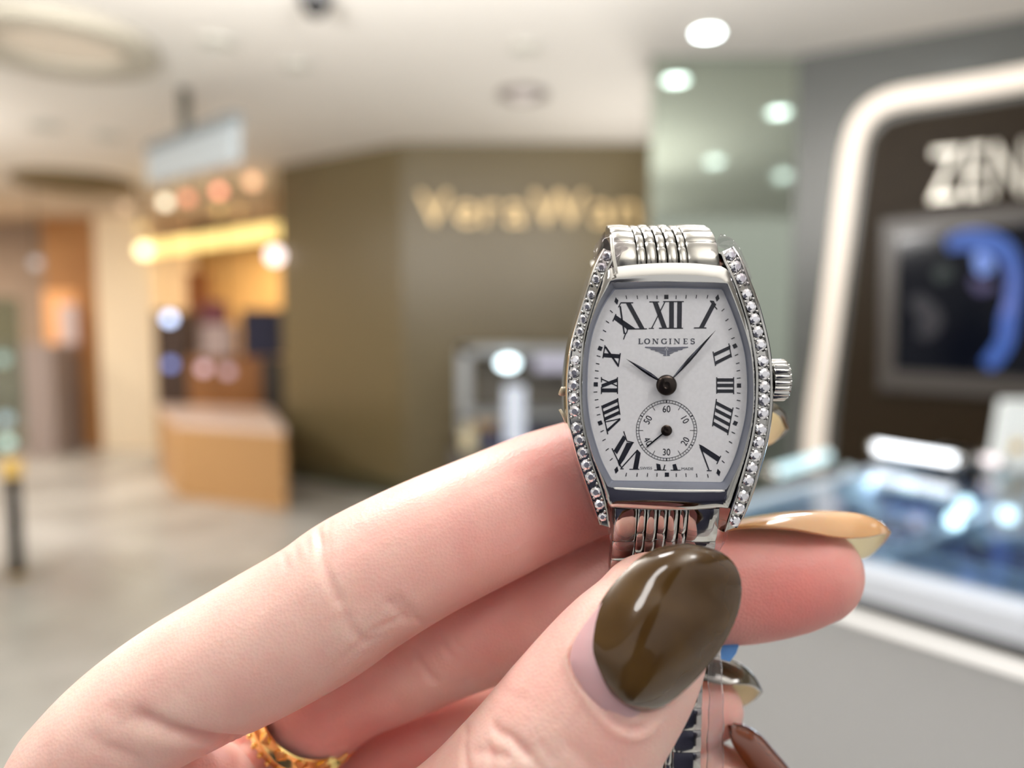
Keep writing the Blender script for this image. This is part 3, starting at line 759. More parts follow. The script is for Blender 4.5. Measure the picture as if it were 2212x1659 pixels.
# dial
b = MB()
b.loft([ringh(mixl(rOI, [CC]*NR, -.02), -1.25), ringh(mixl(rOI, [CC]*NR, -.02), -0.97)], caps=(True, True))
dial = b.out('dial', M_DIAL, watch, smooth=False)
# crystal, a shallow dome
b = MB()
lv = []
for t, h in [(0, .24), (.04, .36), (.12, .48), (.3, .66), (.55, .80), (.8, .88), (.97, .9)]:
    lv.append(ringh(mixl(rOD, [CC]*NR, t), h))
b.loft(lv, caps=(False, True))
b.out('crystal', M_CRYSTAL, watch, smooth=True)

# ---------------------------------------------------------------- printing on the dial
ZA = lambda x, y: (1250 + x/5.821, 600 + y/5.821)
ZB = lambda x, y: (1250 + x/5.821, 860 + y/5.821)
class Ink:
    def __init__(s, h0=-0.965, h1=-0.93): s.b = MB(); s.h0 = h0; s.h1 = h1
    def poly(s, pts, Z):
        pp = [Z(*p) for p in pts]
        s.b.prism([Q(x, y, s.h0) for x, y in pp], [Q(x, y, s.h1) for x, y in pp])
    def h(s, Z, xt, yt, xb, yb, w): s.poly([(xt-w/2, yt), (xt+w/2, yt), (xb+w/2, yb), (xb-w/2, yb)], Z)
    def v(s, Z, xl, yl, xr, yr, w): s.poly([(xl, yl-w/2), (xr, yr-w/2), (xr, yr+w/2), (xl, yl+w/2)], Z)
    def ln(s, Z, x1, y1, x2, y2, w):
        L = math.hypot(x2-x1, y2-y1); nx, ny = -(y2-y1)/L*w/2, (x2-x1)/L*w/2
        s.poly([(x1+nx, y1+ny), (x2+nx, y2+ny), (x2-nx, y2-ny), (x1-nx, y1-ny)], Z)
    def arc(s, Z, cx, cy, rx, ry, a0, a1, w0, w1=None, n=20):
        """band whose width runs w0 (sides) to w1 (top and bottom)"""
        if w1 is None: w1 = w0
        for i in range(n):
            q = []
            for a in (a0+(a1-a0)*i/n, a0+(a1-a0)*(i+1)/n):
                t = math.radians(a); k = abs(math.cos(t)); w = w0*k + w1*(1-k)
                q.append(((cx+(rx+w/2)*math.cos(t), cy+(ry+w/2)*math.sin(t)), (cx+(rx-w/2)*math.cos(t), cy+(ry-w/2)*math.sin(t))))
            s.poly([q[0][0], q[1][0], q[1][1], q[0][1]], Z)
    def out(s, name, m=M_PRINT, parent=None, **k): return s.b.out(name, m, parent or dial, smooth=False, **k)
k = Ink()   # XII
k.h(ZA, 960, 303, 1082, 635, 62); k.h(ZA, 1085, 303, 918, 635, 15); k.ln(ZA, 890, 303, 1012, 303, 12); k.ln(ZA, 1062, 299, 1322, 299, 12)
k.ln(ZA, 882, 636, 946, 636, 10); k.ln(ZA, 1010, 634, 1312, 634, 12); k.h(ZA, 1168, 300, 1168, 634, 58); k.h(ZA, 1270, 300, 1266, 634, 58)
k.out('numeral_twelve')
k = Ink()   # I
k.h(ZA, 1702, 325, 1540, 632, 60); k.ln(ZA, 1450, 630, 1606, 630, 13); k.ln(ZA, 1655, 292, 1742, 398, 13); k.poly([(1650, 285), (1700, 290), (1730, 350), (1690, 350)], ZA)
k.out('numeral_one')
k = Ink()   # II
k.v(ZA, 1702, 968, 1908, 872, 46); k.v(ZA, 1722, 1072, 1916, 975, 46); k.ln(ZA, 1690, 928, 1722, 1108, 13); k.ln(ZA, 1888, 825, 1922, 1000, 13)
k.out('numeral_two')
k = Ink()   # III
for y in (1285, 1353, 1425): k.v(ZA, 1735, y, 1950, y, 42)
k.ln(ZA, 1737, 1250, 1737, 1458, 13); k.ln(ZA, 1949, 1250, 1949, 1464, 13)
k.out('numeral_three')
k = Ink()   # IIII
for x0, y0, x1, y1 in [(1732, 62, 1932, 165), (1722, 148, 1918, 250), (1708, 232, 1902, 338), (1692, 315, 1885, 425)]: k.v(ZB, x0, y0, x1, y1, 46)
k.ln(ZB, 1733, 10, 1683, 355, 13); k.ln(ZB, 1942, 118, 1874, 465, 13)
k.out('numeral_four')
k = Ink()   # V
k.poly([(1512, 578), (1560, 600), (1775, 738), (1745, 798), (1545, 660)], ZB); k.ln(ZB, 1528, 610, 1640, 908, 16); k.ln(ZB, 1788, 725, 1738, 828, 13); k.ln(ZB, 1612, 912, 1672, 912, 12)
k.out('numeral_five')
k = Ink()   # VI, cut by the small seconds
k.poly([(975, 822), (1025, 832), (1038, 902), (985, 902)], ZB); k.ln(ZB, 950, 904, 1046, 904, 10); k.ln(ZB, 1085, 838, 1068, 905, 14); k.ln(ZB, 1044, 905, 1102, 905, 10)
k.poly([(1180, 836), (1222, 826), (1248, 905), (1192, 905)], ZB); k.ln(ZB, 1156, 906, 1280, 906, 10)
k.out('numeral_six')
k = Ink()   # VII
k.poly([(560, 468), (600, 500), (482, 705), (440, 660)], ZB); k.poly([(605, 560), (690, 560), (572, 772), (510, 858), (490, 800)], ZB)
k.ln(ZB, 567, 418, 606, 540, 13); k.ln(ZB, 606, 540, 694, 560, 13); k.ln(ZB, 420, 632, 545, 890, 14)
k.ln(ZB, 535, 880, 742, 650, 15); k.poly([(738, 645), (780, 690), (745, 892), (682, 892), (722, 680)], ZB); k.ln(ZB, 638, 894, 762, 894, 11); k.ln(ZB, 522, 889, 566, 889, 11)
k.out('numeral_seven')
k = Ink()   # VIII
for x0, y0, x1, y1 in [(300, 112, 500, 22), (308, 192, 508, 102), (318, 268, 514, 178)]: k.v(ZB, x0, y0, x1, y1, 44)
k.ln(ZB, 290, 92, 366, 455, 14); k.ln(ZB, 488, 0, 520, 210, 13); k.ln(ZB, 328, 300, 524, 258, 13); k.poly([(345, 400), (372, 420), (525, 275), (520, 248)], ZB)
k.out('numeral_eight')
k = Ink()   # IX
k.v(ZA, 285, 1415, 490, 1415, 48); k.ln(ZA, 286, 1372, 286, 1462, 12); k.ln(ZA, 488, 1250, 488, 1462, 13); k.ln(ZA, 286, 1248, 286, 1312, 12)
k.v(ZA, 288, 1362, 488, 1285, 46); k.v(ZA, 288, 1272, 488, 1362, 15)
k.out('numeral_nine')
k = Ink()   # X
k.v(ZA, 308, 972, 520, 988, 50); k.ln(ZA, 336, 868, 498, 1105, 24); k.ln(ZA, 332, 848, 304, 1012, 13); k.ln(ZA, 524, 948, 498, 1120, 14)
k.out('numeral_ten')
k = Ink()   # XI
k.h(ZA, 622, 315, 800, 642, 62); k.ln(ZA, 528, 314, 686, 314, 13); k.ln(ZA, 600, 644, 858, 642, 13); k.ln(ZA, 500, 372, 530, 316, 13)
k.poly([(470, 470), (440, 520), (600, 640), (720, 642)], ZA); k.ln(ZA, 430, 548, 470, 455, 13)
k.ln(ZA, 522, 355, 545, 520, 20); k.ln(ZA, 545, 520, 575, 705, 18); k.ln(ZA, 564, 776, 594, 692, 13); k.ln(ZA, 600, 700, 618, 645, 13)
k.out('numeral_eleven')
# minute track
k = Ink()
CA = (1105, 1350)
offB = 260*5.821
ticks = [(600,245),(738,245),(863,245),(985,245),(1225,245),(1350,240),(1480,238),(1620,238),(413,425),(363,555),(325,668),(293,780),(250,985),(238,1080),(228,1170),(225,1262),(212,1436)]
ticks += [(x, y+offB) for x, y in [(225,20),(235,115),(250,208),(295,415),(320,525),(360,645),(410,770),(598,962),(735,965),(865,965),(985,965),(1228,968),(1350,968),(1485,972),(1625,978),(1818,800),(1870,675),(1910,555),(1945,435),(1985,225),(2000,128),(2010,30)]]
ticks += [(2012,1450),(2012,1262),(2008,1168),(2000,1075),(1985,970),(1940,760),(1905,645),(1865,530),(1815,405)]
for x, y in ticks:
    dx, dy = x-CA[0], y-CA[1]
    if abs(dy) > 1000: dx, dy = dx*.45, dy
    elif abs(dx) < 880: dx, dy = dx*1.5, dy
    L = math.hypot(dx, dy); dx /= L; dy /= L
    k.ln(ZA, x-dx*23, y-dy*23, x+dx*23, y+dy*23, 10)
for x, y, a in [(1102,240,0),(1965,858,-28),(2016,1355,0),(1970,315+offB,25),(1110,962+offB,0),(270,312+offB,-22),(270,888,22),(215,1340,0)]:
    c, s = math.cos(math.radians(a)), math.sin(math.radians(a)); r = 26
    k.poly([(x+u*r*c-v*r*s, y+u*r*s+v*r*c) for u, v in ((-1,-1),(1,-1),(1,1),(-1,1))], ZA)
for x, y, s in [(475,293,1),(1745,255,-1),(475,905+offB,-1),(1758,935+offB,1)]:
    k.poly([(x-s*10, y-48), (x+26, y-s*8), (x+s*10, y+46), (x-26, y+s*8)], ZA)
k.out('minute_track')
# maker's name, in seriffed capitals
k = Ink()
def sI(x, w=14): k.h(ZA, x, 765, x, 832, w); k.ln(ZA, x-14, 767, x+14, 767, 5); k.ln(ZA, x-14, 830, x+14, 830, 5)
def sN(x): k.h(ZA, x-26, 765, x-26, 832, 7); k.h(ZA, x+28, 765, x+28, 832, 7); k.h(ZA, x-24, 765, x+26, 832, 16); k.ln(ZA, x-40, 767, x-16, 767, 5); k.ln(ZA, x+14, 767, x+42, 767, 5); k.ln(ZA, x-40, 830, x-14, 830, 5)
sI(765); k.ln(ZA, 752, 830, 806, 830, 6); k.ln(ZA, 803, 812, 806, 830, 6)
k.arc(ZA, 862, 798, 30, 31, 0, 360, 16, 7)
sN(965)
k.arc(ZA, 1075, 798, 30, 31, 40, 320, 16, 7); k.h(ZA, 1102, 803, 1102, 830, 9); k.ln(ZA, 1088, 803, 1114, 803, 5); k.h(ZA, 1102, 765, 1102, 782, 5)
sI(1153)
sN(1235)
sI(1330); k.ln(ZA, 1318, 767, 1366, 767, 5); k.ln(ZA, 1318, 830, 1368, 830, 5); k.ln(ZA, 1330, 798, 1354, 798, 5); k.h(ZA, 1366, 767, 1366, 780, 5); k.h(ZA, 1369, 816, 1369, 830, 5); k.h(ZA, 1354, 790, 1354, 806, 5)
k.arc(ZA, 1434, 782, 21, 15, 90, 330, 11, 9); k.arc(ZA, 1434, 814, 22, 16, -90, 150, 12, 9); k.h(ZA, 1454, 765, 1454, 784, 5); k.h(ZA, 1412, 812, 1412, 832, 5)
k.out('maker_name', M_GREYPRINT)
k = Ink()
for s in (1, -1):
    X = lambda x: 1105 + s*x
    k.poly([(X(18), 872), (X(270), 866), (X(272), 878), (X(190), 893), (X(20), 893)], ZA)
    k.poly([(X(18), 896), (X(205), 893), (X(196), 908), (X(18), 915)], ZA)
    k.poly([(X(18), 918), (X(150), 912), (X(138), 926), (X(18), 940)], ZA)
    k.poly([(X(28), 942), (X(100), 934), (X(70), 952), (X(34), 962)], ZA)
    k.poly([(X(4), 905), (X(26), 940), (X(44), 982), (X(4), 982)], ZA)
k.ln(ZA, 1082, 870, 1128, 930, 7); k.ln(ZA, 1128, 870, 1082, 930, 7); k.ln(ZA, 1080, 870, 1130, 870, 6)
k.out('winged_hourglass_emblem', mat('pale_grey_print', (112, 114, 124), rough=.5))
# small seconds
def Zc(cx, cy): return lambda x, y: (cx + x, cy + y)
SCX, SCY = 1250+1105/5.821, 860+407/5.821
k = Ink(); ZS = Zc(SCX, SCY)
def ringln(r, w, n=72):
    for i in range(n):
        a, c = 2*math.pi*i/n, 2*math.pi*(i+1)/n
        k.poly([((r+w/2)*math.cos(a), (r+w/2)*math.sin(a)), ((r+w/2)*math.cos(c), (r+w/2)*math.sin(c)), ((r-w/2)*math.cos(c), (r-w/2)*math.sin(c)), ((r-w/2)*math.cos(a), (r-w/2)*math.sin(a))], ZS)
ringln(65.5, .9); ringln(59.7, .9)
for i in range(60):
    a = 2*math.pi*i/60
    w = .75 if i % 5 else 1.5
    r0 = 59.5 if (i % 5 or i % 10 == 0) else 50.5
    if i % 10 == 0: w = 2.2
    if i % 10 == 5: w = 1.0
    k.ln(ZS, r0*math.sin(a), -r0*math.cos(a), 65.5*math.sin(a), -65.5*math.cos(a), w)
k.out('seconds_track')
def dial_text(txt, cx, cy, rot, hpx, name, m=M_PRINT, sx=1.0, spacing=1.0, parent=None):
    vs, fs = text_mesh(txt, 1.0, 0.0, spacing)
    ys = [v.y for v in vs]; xs = [v.x for v in vs]; H = max(ys)-min(ys); mx = (max(xs)+min(xs))/2; my = (max(ys)+min(ys))/2
    a = math.radians(rot); out = []
    for v in vs:
        x, y = (v.x-mx)/H*hpx*sx, -(v.y-my)/H*hpx
        out.append(Q(cx + x*math.cos(a) - y*math.sin(a), cy + x*math.sin(a) + y*math.cos(a), -0.93))
    n = len(out)
    return mesh(name, out, fs, m, parent or dial, smooth=False)
for txt, ang, rot in [('60', 0, 0), ('10', 60, 60), ('20', 120, -60), ('30', 180, 0), ('40', 240, 60), ('50', 300, -60)]:
    a = math.radians(ang)
    dial_text(txt, SCX + 46.5*math.sin(a), SCY - 46.5*math.cos(a) , rot, 14.5, 'seconds_figure', sx=0.86)
dial_text('SWISS', 1250+848/5.821, 860+880/5.821, 0, 5.6, 'origin_lettering', M_GREYPRINT, sx=1.25)
dial_text('MADE', 1250+1368/5.821, 860+888/5.821, 0, 5.6, 'origin_lettering', M_GREYPRINT, sx=1.2)

# hands
def leaf(name, x0, y0, x1, y1, w, h, peak=.42, base=.25, ridge=.12):
    """tapered hand from its pivot to its tip with a raised centre ridge"""
    L = math.hypot(x1-x0, y1-y0); ux, uy = (x1-x0)/L, (y1-y0)/L; nx, ny = -uy, ux
    prof = [(0, base), (.12, base*1.2), (.3, .8), (peak, 1.0), (.6, .86), (.8, .48), (.95, .16), (1, .05)]
    b = MB(); loops = []
    for t, ww in prof:
        hw = w*ww/2; x, y = x0+ux*L*t, y0+uy*L*t
        loops.append([Q(x+nx*hw, y+ny*hw, h-.03), Q(x+nx*hw, y+ny*hw, h+.02), Q(x, y, h+ridge), Q(x-nx*hw, y-ny*hw, h+.02), Q(x-nx*hw, y-ny*hw, h-.03)])
    b.loft(loops, caps=(True, True))
    return b.out(name, M_HAND, watch, smooth=False)
PV = (1250+1105/5.821, 600+1350/5.821)
leaf('hour_hand', PV[0], PV[1], 1250+597/5.821, 600+1020/5.821, 8.5, -0.55)
leaf('minute_hand', PV[0], PV[1], 1250+1722/5.821, 600+662/5.821, 8.6, -0.35, peak=.45)
def lathe_q(cx, cy, prof, name, m, parent, n=40):
    b = MB(); loops = []
    for r, h in prof: loops.append([Q(cx + r*math.cos(2*math.pi*i/n), cy + r*math.sin(2*math.pi*i/n), h) for i in range(n)])
    b.loft(loops, caps=(True, True)); return b.out(name, m, parent, smooth=True, sharp=50)
lathe_q(PV[0], PV[1], [(19, -0.5), (22, -0.3), (22.5, -0.05), (20, 0.12), (14, 0.2), (8, .22), (7, .14), (3, .12)], 'hand_cap', M_CAP, watch)
k = Ink(h0=-0.86, h1=-0.80)
k.ln(ZS, 0, 0, -41, 34, 3.0); k.poly([(-41.2, 32.2), (-38.8, 35.2), (-44.5, 37.6)], ZS)
sh = k.out('seconds_hand', M_HAND, watch)
lathe_q(SCX, SCY, [(10, -0.9), (11.8, -0.75), (12, -0.62), (9, -0.52), (4.5, -0.5), (3.8, -0.56), (1, -.57)], 'seconds_hand_boss', M_CAP, sh)

# ---------------------------------------------------------------- diamond-set bars
barL_out = [(1304, 535), (1290, 560), (1276, 592), (1261, 640), (1247, 685), (1233, 735), (1224, 790), (1221, 840), (1224, 905), (1234, 950), (1246, 994), (1262, 1042), (1278, 1088), (1294, 1134)]
barL_in = [(1330, 545), (1322, 568), (1306, 597), (1291, 637), (1277, 680), (1264, 730), (1259, 785), (1257, 840), (1262, 905), (1273, 962), (1287, 1010), (1301, 1050), (1313, 1092), (1319, 1140)]
barR_out = [(1590, 530), (1604, 556), (1620, 599), (1636, 642), (1650, 690), (1662, 740), (1669, 790), (1671, 840), (1668, 900), (1659, 955), (1646, 1005), (1630, 1060), (1614, 1105), (1599, 1140)]
barR_in = [(1556, 545), (1564, 568), (1583, 605), (1599, 648), (1613, 695), (1624, 745), (1631, 795), (1632, 840), (1629, 900), (1620, 955), (1607, 1005), (1592, 1055), (1577, 1100), (1562, 1150)]
def diamond_mesh(rpx=12.5):
    r = rpx*MMPX/1000; n = 8; b = MB(); vs = []
    def L(rr, z, off): return [Vector((rr*math.cos(2*math.pi*(i+off)/n), rr*math.sin(2*math.pi*(i+off)/n), z)) for i in range(n)]
    T = L(r*.52, r*.34, 0); S = L(r*.80, r*.18, .5); Gd = L(r, 0, 0); Gh = L(r*.99, 0, .5)
    vs = T + S + Gd + Gh + [Vector((0, 0, -r*.8))]
    fs = [tuple(range(8))]
    for i in range(8):
        j = (i+1) % 8
        fs += [(i, 8+i, j), (i, 16+i, 8+i), (8+i, 16+j, j), (8+i, 16+i, 24+i), (8+i, 24+i, 16+j), (16+i, 32, 24+i), (24+i, 32, 16+j)]
    return vs, fs
dv, df = diamond_mesh()
dme = bpy.data.meshes.new('diamond'); dme.from_pydata(dv, [], df); dme.materials.append(M_DIAMOND); dme.update()
rnd = random.Random(3)
def bar(outp, inp, side):
    N = 90
    O = resample(crom(outp, 8), N); I = resample(crom(inp, 8), N)
    def at(i, t): return O[i]*(1-t) + I[i]*t
    def hh(i, t):                      # bars dip towards the lug ends and roll off outward
        y = O[i][1]; k = max(0, abs(y-835)-170)/130.0
        return -1.0*k*k - 0.55*(1-t)**2
    prof = [(0.0, -6.8), (-.02, -2.2), (0.0, -.75), (.03, -.30), (.10, -.16), (.16, -.18), (.20, -.52), (.80, -.52), (.84, -.12), (.90, -.06), (.97, -.12), (1.0, -.4), (1.0, -6.5)]
    b = MB(); loops = []
    for i in range(N):
        lp = []
        for t, h in prof:
            x, y = at(i, t); lp.append(Q(x, y, h + hh(i, min(1, max(0, t)))))
        loops.append(lp)
    b.loft(loops, closed=True, caps=(True, True))
    # bead prongs between the stones
    nst = 21
    cen = []
    for s in range(nst):
        f = (s+.6)/(nst+.2)*(N-1); i = int(f); cen.append((i, at(i, .5)))
    for s in range(nst-1):
        i = (cen[s][0]+cen[s+1][0])//2
        for t in (.27, .73):
            x, y = at(i, t)
            b.sphere(Q(x, y, hh(i, t) - .22), [3.6*MMPX/1000]*3, 8, 6)
    o = b.out('diamond_bar', M_STEEL, watch, smooth=True, sharp=35)
    ORG[o.name] = ORG[watch.name]
    for s, (i, c) in enumerate(cen):
        wd = np.linalg.norm(O[i]-I[i])
        d = bpy.data.objects.new('diamond', dme); COL.objects.link(d); d.parent = o
        sc = min(1.0, wd*.62/25.0)*1.03
        loc = Q(c[0], c[1], hh(i, .5) - .27) - ORG[watch.name]
        tilt = Matrix.Rotation(rnd.uniform(-.10, .10), 4, 'X') @ Matrix.Rotation(rnd.uniform(-.10, .10) + (-.12 if side < 0 else .12), 4, 'Y') @ Matrix.Rotation(rnd.uniform(0, .8), 4, 'Z')
        d.matrix_local = Matrix.Translation(loc) @ RM.to_4x4() @ tilt @ Matrix.Scale(sc, 4)
    return o
bar(barL_out, barL_in, -1)
bar(barR_out, barR_in, 1)

# ---------------------------------------------------------------- crown
cx0 = 1670; cyc = 821; R = 48.5
ez = VIEW_R; ex = VIEW_U; ey = VIEW_B
cc = Q(cx0, cyc, -3.4); mm = MMPX/1000
b = MB(); loops = []
nT = 20
for dx, rr, rib in [(-8, 30, 0), (2, 34, 0), (3, 46, 0), (5, 48, 1), (34, 48, 1), (38, 46.5, 1), (40.5, 43, 0), (42, 34, 0), (42.5, 20, 0)]:
    lp = []
    for i in range(nT*6):
        a = 2*math.pi*i/(nT*6)
        r = rr - (6.0*(0.5+0.5*math.cos(a*nT))**1.5 if rib else 0)
        lp.append(cc + ez*(dx*mm) + (ex*math.cos(a) + ey*math.sin(a))*(r*mm))
    loops.append(lp)
b.loft(loops, caps=(True, True))
b.out('crown', M_STEEL, watch, smooth=True, sharp=45)
b = MB(); b.loft([[cc + ez*(dx*mm) + (ex*math.cos(a*math.pi/12) + ey*math.sin(a*math.pi/12))*(r*mm) for a in range(24)] for dx, r in [(-14, 52), (-4, 44), (4, 36)]], caps=(True, True))
b.out('crown_guard', M_STEEL, watch)

# ---------------------------------------------------------------- bracelet
XC = (1441-1106)*ZREF/FPX              # mm right of the view axis
def spine_pts(l, n=400):
    pts = []
    for py, z in l: pts.append(np.array([(829.5-py)/FPX*z, z]))     # y up mm, depth mm
    c = crom(pts, 30); return c
def walker(c):
    d = [0.0]
    for a, b_ in zip(c[:-1], c[1:]): d.append(d[-1] + float(np.linalg.norm(b_-a)))
    def f(s):
        s = max(0, min(s, d[-1]-1e-6))
        lo = int(np.searchsorted(d, s)) - 1; lo = max(0, min(lo, len(d)-2))
        t = (s-d[lo])/(d[lo+1]-d[lo]); p = c[lo]*(1-t)+c[lo+1]*t
        tg = c[lo+1]-c[lo]; tg = tg/np.linalg.norm(tg)
        return p, tg
    return f, d[-1]
top_s = [(574, 87.3), (545, 87.9), (515, 89.2), (495, 91.4), (487, 94.5), (492, 99), (520, 104), (570, 110)]
bot_s = [(1100, 87.2), (1140, 88.0), (1175, 89.0), (1215, 90.5), (1290, 92.5), (1400, 94.2), (1500, 95.2), (1660, 96.2), (1800, 97.5), (1950, 100), (2080, 106)]
cols = [('outer_link', -5.95, 2.74, 0), ('narrow_link', -3.16, 1.0, 1), ('middle_link', -2.06, 1.22, 0), ('narrow_link', -.71, 1.05, 1), ('middle_link', .46, 1.22, 0), ('narrow_link', 1.82, .95, 1), ('outer_link', 2.83, 3.72, 0)]
def link_piece(f, s0, s1, x0, w, nrm_sign, th, dome, name, m, parent, raise_=0.0):
    b = MB(); loops = []; g = .035
    n = 7
    for i in range(n):
        u = i/(n-1); s = s0 + g + (s1-s0-2*g)*u
        p, tg = f(s)
        nr = np.array([-tg[1], tg[0]])*nrm_sign        # outward (towards viewer at start)
        e = 1-abs(2*u-1); ed = 0.16*(1-min(1, e*4))**2
        lp = []
        for xx, hh in [(0, -th), (0, -.22-ed), (.05, -.09-ed), (.18, -ed), (w*.35, dome-ed), (w*.65, dome-ed), (w-.18, -ed), (w-.05, -.09-ed), (w, -.22-ed), (w, -th)]:
            q = p + nr*(hh+raise_)
            lp.append(cam_to_world((XC + x0 + xx)/1000, q[0]/1000, q[1]/1000))
        loops.append(lp)
    b.loft(loops, closed=True, caps=(True, True))
    return b.out(name, m, parent, smooth=True, sharp=32)
f, L = walker(spine_pts(top_s))
# direction check: outward normal should face the viewer (smaller depth) at the start
def sgn(f):
    p, tg = f(.5); nr = np.array([-tg[1], tg[0]]); return 1 if nr[1] < 0 else -1
sg = sgn(f)
def rows(f, L, sg, first, pitch, nrow, m, narrow_cut, tight=0):
    # end link: the first row, with the narrow columns ending earlier
    for name, x0, w, nar in cols:
        s = 0.0
        e = first - (narrow_cut if nar else 0)
        link_piece(f, 0, e, x0-tight, w+2*tight, sg, 1.9, .05 if nar else .09, 'end_link' if not nar else 'narrow_link', m, watch)
        s = e
        for r in range(nrow):
            link_piece(f, s, s+pitch, x0, w, sg, 1.7, .05 if nar else .09, name, m, watch, raise_=-.03 if nar else 0)
            s += pitch
            if s > L-pitch: break
    # connecting pins and inner tongue so no gap shows daylight
    b = MB(); loops = []
    n = int(L/0.8)
    for i in range(n+1):
        p, tg = f(L*i/n); nr = np.array([-tg[1], tg[0]])*sg
        lp = []
        for xx, hh in [(-5.8, -.7), (6.4, -.7), (6.4, -1.5), (-5.8, -1.5)]:
            q = p + nr*hh; lp.append(cam_to_world((XC+xx)/1000, q[0]/1000, q[1]/1000))
        loops.append(lp)
    b.loft(loops, caps=(True, True)); b.out('link_pins', M_LINKDARK, watch, smooth=True, sharp=40)
rows(f, L, sg, 3.6, 2.6, 3, M_SATIN, .9, .03)
f2, L2 = walker(spine_pts(bot_s))
rows(f2, L2, sgn(f2), 4.6, 3.0, 13, M_STEEL, 1.2)
# the far side of the closed bracelet, behind the fingers
b = MB(); loops = []
far = crom([np.array([(829.5-py)/FPX*z, z]) for py, z in [(570, 110), (720, 117), (950, 124), (1200, 127), (1450, 125), (1700, 119), (1900, 112), (2080, 106)]], 10)
for i in range(len(far)):
    tg = far[min(i+1, len(far)-1)] - far[max(i-1, 0)]; tg /= np.linalg.norm(tg); nr = np.array([-tg[1], tg[0]])
    loops.append([cam_to_world((XC+xx)/1000, (far[i]+nr*hh)[0]/1000, (far[i]+nr*hh)[1]/1000) for xx, hh in [(-6.2, -.8), (6.1, -.8), (6.1, .8), (-6.2, .8)]])
b.loft(loops, caps=(True, True)); b.out('bracelet_band', M_SATIN, watch, smooth=True, sharp=40)

# ---------------------------------------------------------------- protective film
def film(path, wdir, name='protective_film', m=M_FILM, wob=.0):
    """thin sheet: path of (px,py,z), each extended by wdir (px,py,z)"""
    c = crom(path, 6); b = MB(); loops = []
    for i, p in enumerate(c):
        lp = []
        for k_ in range(7):
            t = k_/6
            w = wdir(i/(len(c)-1)) if callable(wdir) else wdir
            wv = wob*math.sin(i*1.3+k_*1.1)
            lp.append(P(p[0]+w[0]*t+wv, p[1]+w[1]*t, p[2]+w[2]*t + .25*math.sin(i*.9+k_*1.7)*.4))
        loops.append(lp)
    b.loft(loops, closed=False)
    o = b.out(name, m, watch, smooth=True)
    s = o.modifiers.new('thickness', 'SOLIDIFY'); s.thickness = 0.00007; s.offset = 0
    return o
film([(1523, 1372, 94), (1528, 1440, 93.6), (1531, 1520, 93.8), (1527, 1600, 94), (1526, 1680, 94.5)], lambda t: (34-3*math.sin(t*5), 4, 2.2), wob=1.2)
film([(1281, 560, 86.2), (1284, 535, 86.6), (1300, 512, 87.2), (1322, 502, 87.8)], (44, 40, .5), wob=.8)
film([(1556, 505, 87.5), (1580, 515, 87.2), (1600, 540, 86.6), (1625, 600, 85.7)], (-14, 24, .3), wob=.8)
film([(1306, 1120, 87.6), (1314, 1150, 88), (1322, 1176, 88.4), (1345, 1190, 88.8), (1450, 1186, 88.0), (1545, 1196, 87.6), (1562, 1160, 87.2)], (12, -22, -.5), wob=.8)
b = MB(); b.tube([P(1319, 508, 86.3), P(1322, 545, 85.3), P(1328, 575, 85.0), P(1333, 590, 85.1)], .00012, 8)
b.tube([P(1324, 506, 86.3), P(1326, 545, 85.2), P(1332, 578, 85.0), P(1333, 590, 85.1), P(1324, 594, 85.2)], .00010, 8)
b.out('film_fold', mat('film_edge', (238, 236, 226), rough=.12, coat=1, spec=.8), watch)
b = MB(); b.tube([P(1217, 838, 89), P(1212, 852, 89.5)], [.0003, .0004], 8); b.tube([P(1209, 884, 90), P(1226, 912, 90)], [.00016, .0003], 8)
b.out('film_fold', mat('film_edge_warm', (205, 190, 160), rough=.15, coat=1), watch)
M_BLUEGLOW = mat('blue_glow_tab', (110, 165, 235), rough=.15, coat=.6)  # blue glow below the middle fingertip, put in as a solid tab
b = MB(); pts = [(1556, 1388), (1592, 1383), (1596, 1396), (1590, 1412), (1576, 1430), (1556, 1424)]
b.prism([P(x, y, 100) for x, y in pts], [P(x, y, 100.3) for x, y in pts]); b.out('blue_glow_tab', M_BLUEGLOW, watch, smooth=False)
